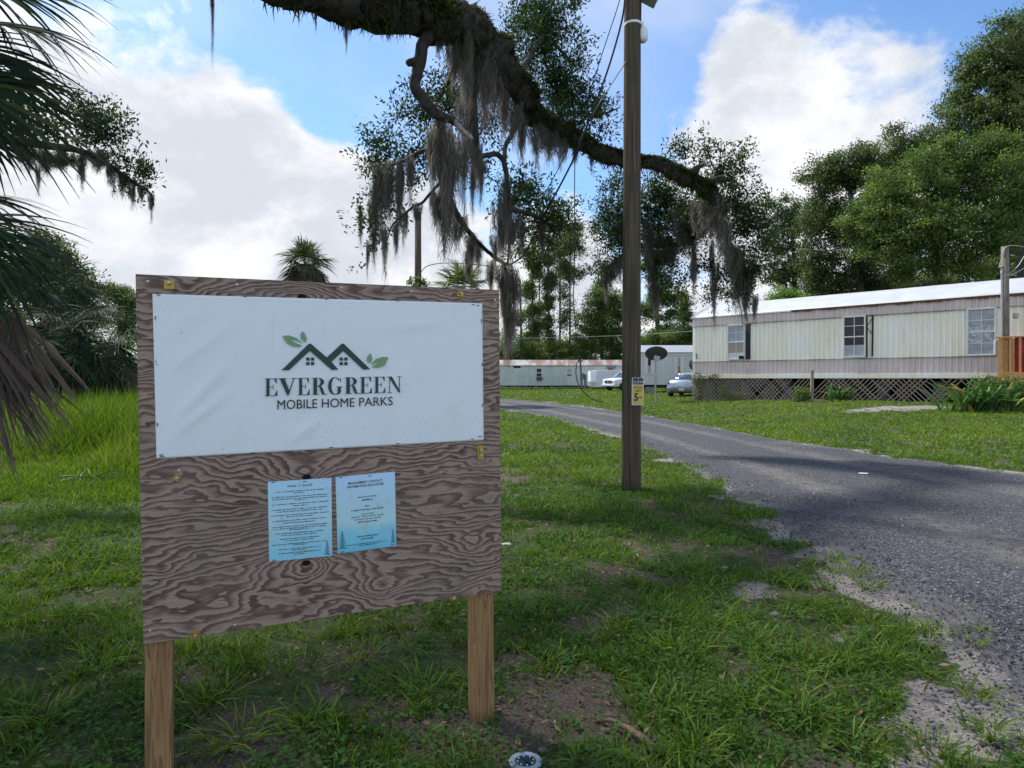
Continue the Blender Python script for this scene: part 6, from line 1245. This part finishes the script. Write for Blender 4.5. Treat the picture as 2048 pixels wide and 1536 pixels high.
# enclosed cargo trailer
q_ = P(1193, 757, 76); ct = thing('cargo_trailer', 'white enclosed box trailer parked behind the pickup', 'trailer', (q_[0], 76, .1), R(8)); h0, h1 = .32, 2.20
mb = MB(); mb.box((2.6, 1.0, (h0 + h1) / 2), (5.2, 2.0, h1 - h0), bev=.05); obj('box_body', mb, mat('trailer_white', (.62, .66, .72), (.58, .62, .68), 1.5, .4), ct)
mb = MB(); 
V = [(-.02, .05, h0 + .03), (-.02, 1.95, h0 + .03), (-.02, 1.95, h1 - .03), (-.02, .05, h1 - .03), (-.55, .5, h0 + .03), (-.55, 1.7, h0 + .03), (-.55, 1.7, h1 - .06), (-.55, .5, h1 - .06)]
mb.add(V, [(0, 1, 2, 3), (4, 7, 6, 5), (0, 3, 7, 4), (1, 5, 6, 2), (3, 2, 6, 7), (0, 4, 5, 1)]); obj('nose', mb, mat('trailer_nose', (.78, .79, .80), (.74, .75, .76), 2, .4), ct)
mb = MB(); mb.box((2.8, -.012, 1.42), (1.7, .02, .07)); mb.box((1.85, -.012, 1.25), (.12, .02, .34)); obj('side_marking', mb, BLKP, ct)
mb = MB(); mb.add([(-.57, .5, h0 + .05), (-.57, 1.7, h0 + .05), (-.57, 1.7, h0 + .62), (-.57, .5, h0 + .62), (-.03, .04, h0 + .05), (-.03, .04, h0 + .62)], [(0, 3, 2, 1), (4, 5, 3, 0)]); obj('stone_guard', mb, mat('dented_aluminium', (.42, .42, .41), (.36, .32, .26), 3, .45, .4), ct)
for x in (2.6, 3.5): wheel(ct, x, .08, .34, .2); wheel(ct, x, 1.92, .34, .2)
mb = MB(); mb.bar((-.5, 1.0, .38), (-1.5, 1.0, .40), .1, .1); obj('tongue', mb, BLKP, ct)

# ================================================================== SMALL THINGS
q_ = gpt(1311, 806); DY = q_[1]; dz = lambda v: CZ + (757 - v) / F * DY
dish = thing('satellite_dish', 'dark grey satellite dish on a steel post in front of the grey mobile home', 'satellite dish', tuple(q_))
mb = MB(); mb.tube([(0, 0, -.1), (0, 0, dz(722) - q_[2])], .045, 10); mb.box((0, 0, dz(752) - q_[2]), (.12, .1, .1), bev=.01); obj('mast', mb, mat('galvanised_steel', (.34, .36, .38), (.25, .27, .29), 10, .4, .6), dish, smooth=False)
DK = mat('dish_grey', (.045, .05, .052), (.06, .065, .066), 5, .5)
rr_ = 22.3 / F * DY; M_ = Matrix.Rotation(R(8), 3, 'Y') @ Matrix.Rotation(R(-37), 3, 'X')
pr = [(.001, .0)] + [(rr_ * k / 8, .16 * (k / 8) ** 2) for k in range(1, 9)]; pr2 = pr + [(rr_ * k / 8, .16 * (k / 8) ** 2 + .012) for k in range(8, 0, -1)]
mb = MB(); mb.lathe([(r, z) for r, z in pr2], (.05, .05, dz(712) - q_[2]), 30, M_); obj('reflector', mb, DK, dish, smooth=True)
mb = MB(); mb.box((.06, -.06, dz(716) - q_[2]), (.30, .10, .22), Matrix.Rotation(R(15), 3, 'Y'), bev=.02); mb.box((-.08, -.12, dz(722) - q_[2]), (.12, .2, .1), bev=.02); obj('bracket', mb, GREYM, dish)
q_ = P(1388, 732, 36.5); d2 = thing('satellite_dish', 'second dark dish half hidden by the corner of the long mobile home', 'satellite dish', (q_[0], 36.5, float(G(q_[0], 36.5))))
mb = MB(); mb.lathe([(r * .7, z) for r, z in pr2], (0, 0, q_[2] - d2.location[2]), 26, Matrix.Rotation(R(-60), 3, 'X') @ Matrix.Rotation(R(40), 3, 'Y')); obj('reflector', mb, DK, d2, smooth=True)
mb = MB(); mb.tube([(0, .05, -.1), (0, .05, q_[2] - d2.location[2])], .04, 8); obj('mast', mb, GREYM, d2)
q_ = P(1162, 777, 68); sp3 = thing('service_pole', 'short grey meter post in front of the faded green mobile home', 'utility pole', (q_[0], 68, .1)); kk = 68 / F
mb = MB(); mb.tube([(.1, 0, -.1), (0, 0, 1.5), (-.08, 0, (777 - 714) * kk)], .11, 10); obj('pole', mb, PW2, sp3)
mb = MB(); mb.box((.1, -.14, 1.5), (.4, .2, .6), bev=.03); mb.box((.42, -.05, .95), (.22, .2, 1.5), bev=.03); obj('meter_box', mb, mat('teal_grey_box', (.09, .13, .13), rough=.6), sp3)
mb = MB(); mb.box((-.08, 0, (777 - 717) * kk), (.5, .12, .12), bev=.02); mb.lathe([(.03, 0), (.07, .03), (.07, .12), (.03, .15)], (-.25, 0, (777 - 717) * kk + .05), 8); mb.lathe([(.03, 0), (.07, .03), (.07, .12), (.03, .15)], (.1, 0, (777 - 717) * kk + .05), 8); obj('insulators', mb, GREYM, sp3)
# old post with footing in front of the lattice
q_ = gpt(1624, 803); op = thing('wooden_post', 'lone weathered post standing on flat boards before the lattice', 'post', tuple(q_)); kk = q_[1] / F
mb = MB(); mb.box((0, 0, .9 * 33 * kk), (5.5 * kk, 5 * kk, 66 * kk), bev=.01); obj('post', mb, LAT, op); mb = MB(); mb.box((-.9 * 12 * kk, 0, .04), (60 * kk, .25, .09), Matrix.Rotation(R(-45), 3, 'Z'), bev=.01); obj('base_board', mb, LAT, op)
# shrubs and lilies
tree('leafy_shrub', 'pale flowering shrub growing up the lattice corner beside the silver car', None, 33.4, [(1402, 806), (1402, 780)], .04, [(1398, 760, 15, 14, 0, 1), (1418, 755, 14, 8, 0, .6), (1394, 788, 10, 16, 0, .6), (1412, 790, 12, 12, 0, .3), (1430, 750, 8, 5, 0, .2)], 240, 10, .07, foliage('lattice_shrub_leaf', [(0, (.03, .05, .015)), (.6, (.07, .10, .035)), (1, (.22, .22, .13))], .3), 'shrub', seed=41)
tree('leafy_shrub', 'round green shrub beside the lone weathered post', None, 29.3, [(1608, 803), (1608, 790)], .03, [(1608, 787, 9, 11, 0, 1), (1602, 796, 9, 6, 0, .5)], 110, 12, .09, T_MID, 'shrub', seed=42)
tree('leafy_shrub', 'patchy creeper climbing the lattice near the shrubbed corner', None, 33.2, [(1470, 806), (1470, 790)], .02, [(1470, 790, 40, 10, 0, .6), (1510, 795, 40, 7, 0, .6), (1440, 780, 20, 15, 0, .5), (1545, 797, 30, 5, 0, .3)], 200, 10, .07, T_MID, 'shrub', seed=43)
LILY = foliage('lily_leaf', [(0, (.022, .06, .016)), (.6, (.045, .12, .025)), (.9, (.10, .19, .04)), (1, (.30, .22, .04))], .3, .5, .2)
def lily(label, u, v, n, L, w_, wd, group, seed):
    global rng
    kr = rng; rng = np.random.default_rng(seed); c = gpt(u, v); x = c[0] + rng.normal(0, wd, n); y = c[1] + .3 + np.abs(rng.normal(0, wd * .5, n)); az = rng.uniform(0, 6.28, n); tl = rng.uniform(.05, .5, n)
    d = np.stack([np.cos(az) * tl, np.sin(az) * tl, np.ones(n)], 1); bd = rng.uniform(.2, .75, n)
    o = blades('strap_leaf_plant', np.stack([x - c[0], y - c[1], 0 * x], 1), d, L * rng.uniform(.6, 1.1, n), w_ * rng.uniform(.7, 1.3, n), np.stack([np.cos(az) * bd * .8, np.sin(az) * bd * .8, -bd * .95], 1), np.clip(rng.normal(.5, .25, n), 0, 1), LILY, segs=7); o.location = c; tag(o, label, 'plant', group); rng = kr
lily('large clump of arching strap leaf lilies in front of the porch', 2005, 826, 150, 1.45, .10, .6, 'lilies along the mobile home', 51)
lily('smaller lily clump with a yellow leaf at the lattice', 1690, 802, 50, 1.0, .09, .32, 'lilies along the mobile home', 52)
tree('leafy_shrub', 'bushy dark green shrub among the porch lilies', None, float(gpt(2015, 822)[1]) + .9, [(2020, 815), (2020, 800)], .03, [(1985, 780, 30, 22, 0, 1), (2030, 778, 30, 22, 0, 1), (1970, 800, 22, 14, 0, .7), (2040, 800, 30, 20, 0, .8), (2070, 785, 30, 30, 0, .8)], 620, 14, .085, T_MID, 'shrub', seed=44)
q_ = gpt(180, 962); 
n = 46; az = rng.uniform(0, 6.28, n); tl = rng.uniform(.5, 1.4, n); bd = rng.uniform(.4, .9, n)
o = blades('strap_leaf_plant', np.stack([rng.normal(0, .08, n), rng.normal(0, .08, n), 0 * az], 1), np.stack([np.cos(az) * tl, np.sin(az) * tl, np.ones(n)], 1), rng.uniform(.25, .45, n), rng.uniform(.012, .022, n), np.stack([np.cos(az) * bd, np.sin(az) * bd, -bd], 1), rng.random(n) * .7, LILY, segs=5); o.location = q_; tag(o, 'low arching weed with long dark leaves in the meadow grass', 'plant')
# solar disc light
q_ = gpt(1051, 1526); sl = thing('solar_ground_light', 'round steel solar light with a ring of small bulbs set in the grass', 'garden light', (q_[0], q_[1], q_[2] + float(bumpy(q_[0], q_[1])) + .010))
mb = MB(); mb.lathe([(.052, -.06), (.060, -.005), (.060, .004), (.055, .007), (.040, .006), (.038, .003)], n=32); mb.lathe([(.01, -.12), (.004, -.2)], n=8); obj('steel_ring', mb, mat('brushed_steel', (.40, .44, .50), rough=.38, metal=.75), sl, smooth=False)
mb = MB(); mb.lathe([(.0385, .001), (.0385, .004), (.001, .0055)], n=32); obj('solar_lens', mb, mat('navy_solar_cell', (.008, .018, .045), rough=.12, spec=.7), sl)
for k in range(8):
    a = 2 * math.pi * k / 8 + .2; mb = MB(); mb.lathe([(.0026, .003), (.0026, .007), (.001, .0085)], (.029 * math.cos(a), .029 * math.sin(a), 0), 8); obj('bulb', mb, mat('warm_bulb', (.75, .70, .45), rough=.2) if k == 0 else bpy.data.materials['warm_bulb'], sl)
# exposed root, stones, litter
pts = spline([gpt(*p) + np.array([0, 0, h_]) for p, h_ in (((1190, 1438), -.01), ((1215, 1450), .02), ((1240, 1463), .028), ((1270, 1482), .03), ((1298, 1500), .02), ((1312, 1512), -.02))], 5)
mb = MB(); mb.tube(wob(pts, [.018] * len(pts), .3, .5), np.interp(np.linspace(0, 1, len(pts)), [0, .3, .8, 1], [.006, .010, .014, .008]), 9, jit=.3); o = obj('tree_root', mb, mat('bare_root', (.19, .125, .078), (.11, .07, .045), 14, .85, bump=.6, bscale=50, stretch=(2, 2, 1)), origin=tuple(pts[0]), smooth=True); tag(o, 'bare brown root lying across the dirt patch', 'root')
def rock(u, v, w_, label, col, flat=.5, seed=0):
    bm = bmesh.new(); bmesh.ops.create_icosphere(bm, subdivisions=3, radius=1); r = random.Random(seed); c = gpt(u, v); k = w_ / 2 / F * c[1]
    ph = [r.uniform(0, 9) for _ in range(3)]
    for w in bm.verts: f = 1 + .28 * (float(fbm(w.co.x * 1.8 + ph[0], w.co.y * 1.8 + w.co.z + ph[1], seed)) - .5) * 2; w.co = Vector((w.co.x * k * f, w.co.y * k * f * .8, w.co.z * k * flat * f))
    me = bpy.data.meshes.new('stone'); bm.to_mesh(me); bm.free(); o = _link('stone', me, mat('stone_surface', col, tuple(x * .6 for x in col), 12, .85, bump=.5, bscale=40), None, True); o.location = (c[0], c[1], c[2] + k * flat * .45); tag(o, label, 'stone', 'stones in the lawn')
rock(1441, 1237, 34, 'flat pale stone half sunk beside a bare patch', (.26, .25, .24), .35, 1); rock(1448, 1138, 16, 'small light pebble in the grass near the road', (.36, .35, .33), .5, 2); rock(1549, 1232, 20, 'grey stone between grass tufts near the sandy edge', (.24, .24, .25), .5, 3); rock(1012, 1090, 20, 'white chip lying beside the plywood edge', (.5, .5, .46), .3, 4); rock(1161, 1491, 12, 'little orange stone near the solar light', (.35, .16, .06), .6, 5); rock(1085, 1502, 18, 'dull brown stone beside the solar light', (.16, .13, .11), .5, 6)
c = gpt(1727, 953); mb = MB(); mb.lathe([(.001, .0), (.065, .0), (.072, .006), (.065, .010), (.001, .007)], n=20); o = obj('paper_litter', mb, mat('litter_white', (.62, .68, .74), rough=.5)); o.location = (c[0], c[1], c[2] + .04); o.scale = (1, .7, 1); tag(o, 'flattened pale scrap of litter on the gravel road', 'litter')

# ================================================================== CAMERA, LIGHT, SKY
cam = bpy.data.cameras.new('camera'); co = bpy.data.objects.new('camera', cam); COL.objects.link(co); co.location = (0, 0, CZ); co.rotation_euler = (R(90), 0, 0)
cam.sensor_width = 36; cam.lens = 36 * F / 2048; cam.shift_y = -11 / 2048; cam.clip_start = .05; cam.clip_end = 3000; SC.camera = co
SUN = Vector((-.42, .40, .81)).normalized()
ld = bpy.data.lights.new('sun', 'SUN'); ld.energy = SUN_E; ld.angle = R(6); ld.color = (1, .95, .86); lo = bpy.data.objects.new('sun', ld); COL.objects.link(lo); lo.rotation_euler = SUN.to_track_quat('Z', 'Y').to_euler()
w = bpy.data.worlds.new('World'); SC.world = w; w.use_nodes = True; nt = w.node_tree; nt.nodes.clear()
class WN(NT):
    def __init__(s): s.t = nt
W = WN()
out = W.n('ShaderNodeOutputWorld'); bg = W.n('ShaderNodeBackground'); W.l(bg.outputs[0], out.inputs[0]); bg.inputs[1].default_value = SKY_S
sky = W.n('ShaderNodeTexSky', _sky_type='NISHITA', _sun_disc=False); sky.sun_elevation = math.asin(SUN.z); sky.sun_rotation = math.atan2(SUN.x, SUN.y); sky.air_density = 1.0; sky.dust_density = .6; sky.ozone_density = 2.0
gen = W.n('ShaderNodeTexCoord').outputs['Generated']
nrm_ = W.n('ShaderNodeVectorMath', _operation='NORMALIZE'); W.l(gen, nrm_.inputs[0]); dv = nrm_.outputs[0]
mpw = W.n('ShaderNodeMapping'); W.l(dv, mpw.inputs[0]); mpw.inputs['Scale'].default_value = (1, 1, 1.5); mpw.inputs['Location'].default_value = (3.1, 1.7, .4)
n1 = W.noise(mpw.outputs[0], 3.4, 9, .56, .25); n2 = W.noise(mpw.outputs[0], 9, 8, .6, .2); n3 = W.noise(mpw.outputs[0], 2.2, 7, .55, .3)
acc = W.math('ADD', W.math('MULTIPLY', n1, 1.25), W.math('MULTIPLY', n2, .55))
def lobe(u, v, r_px, amp):
    global acc
    d = Vector(((u - UC) / F, 1, -(v - HV) / F)).normalized(); k = math.cos(math.atan(r_px / F))
    dt = W.n('ShaderNodeVectorMath', _operation='DOT_PRODUCT'); W.l(dv, dt.inputs[0]); dt.inputs[1].default_value = d
    f = W.mapr(dt.outputs['Value'], k, 1 - (1 - k) * .12); acc = W.math('ADD', acc, W.math('MULTIPLY', f, amp))
for q_ in CLOUDS: lobe(*q_)
spz = W.n('ShaderNodeSeparateXYZ'); W.l(dv, spz.inputs[0])
acc = W.math('ADD', acc, W.mapr(spz.outputs[2], .30, .02, 0, .22)); acc = W.math('ADD', acc, W.mapr(spz.outputs[1], .1, -.5, 0, -.06))
fc = W.mapr(acc, .915, 1.10)
thin = W.math('MULTIPLY', W.mapr(n3, .38, .70), .45); fc = W.math('MAXIMUM', fc, thin)
den = W.mapr(acc, 1.0, 1.4)
n4 = W.noise(mpw.outputs[0], 5.2, 10, .62, .2)
shade = W.mapr(W.math('ADD', n4, W.math('MULTIPLY', den, .07)), .40, .64)
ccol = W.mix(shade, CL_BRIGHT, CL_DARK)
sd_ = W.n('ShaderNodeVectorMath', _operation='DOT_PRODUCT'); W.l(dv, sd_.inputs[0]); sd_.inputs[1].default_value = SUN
gain = W.math('ADD', 1.0, W.math('ADD', W.mapr(spz.outputs[1], .25, -.55, 0, SOUTH), W.mapr(sd_.outputs['Value'], .80, 1.0, 0, GLOW)))  # boosts unseen cloud behind camera and round the sun to brighten the ground
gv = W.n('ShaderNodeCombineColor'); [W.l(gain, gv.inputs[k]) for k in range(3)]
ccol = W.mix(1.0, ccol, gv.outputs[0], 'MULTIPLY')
skyc = W.mix(1.0, sky.outputs[0], SKY_TINT, 'MULTIPLY')
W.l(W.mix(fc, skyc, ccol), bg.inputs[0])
SC.view_settings.view_transform = 'Standard'; SC.view_settings.look = 'None'; SC.view_settings.exposure = EXPO; SC.view_settings.gamma = 1
SC.render.engine = 'CYCLES'; SC.cycles.max_bounces = 7; SC.cycles.diffuse_bounces = 3; SC.cycles.glossy_bounces = 3; SC.cycles.transmission_bounces = 4; SC.cycles.transparent_max_bounces = 4
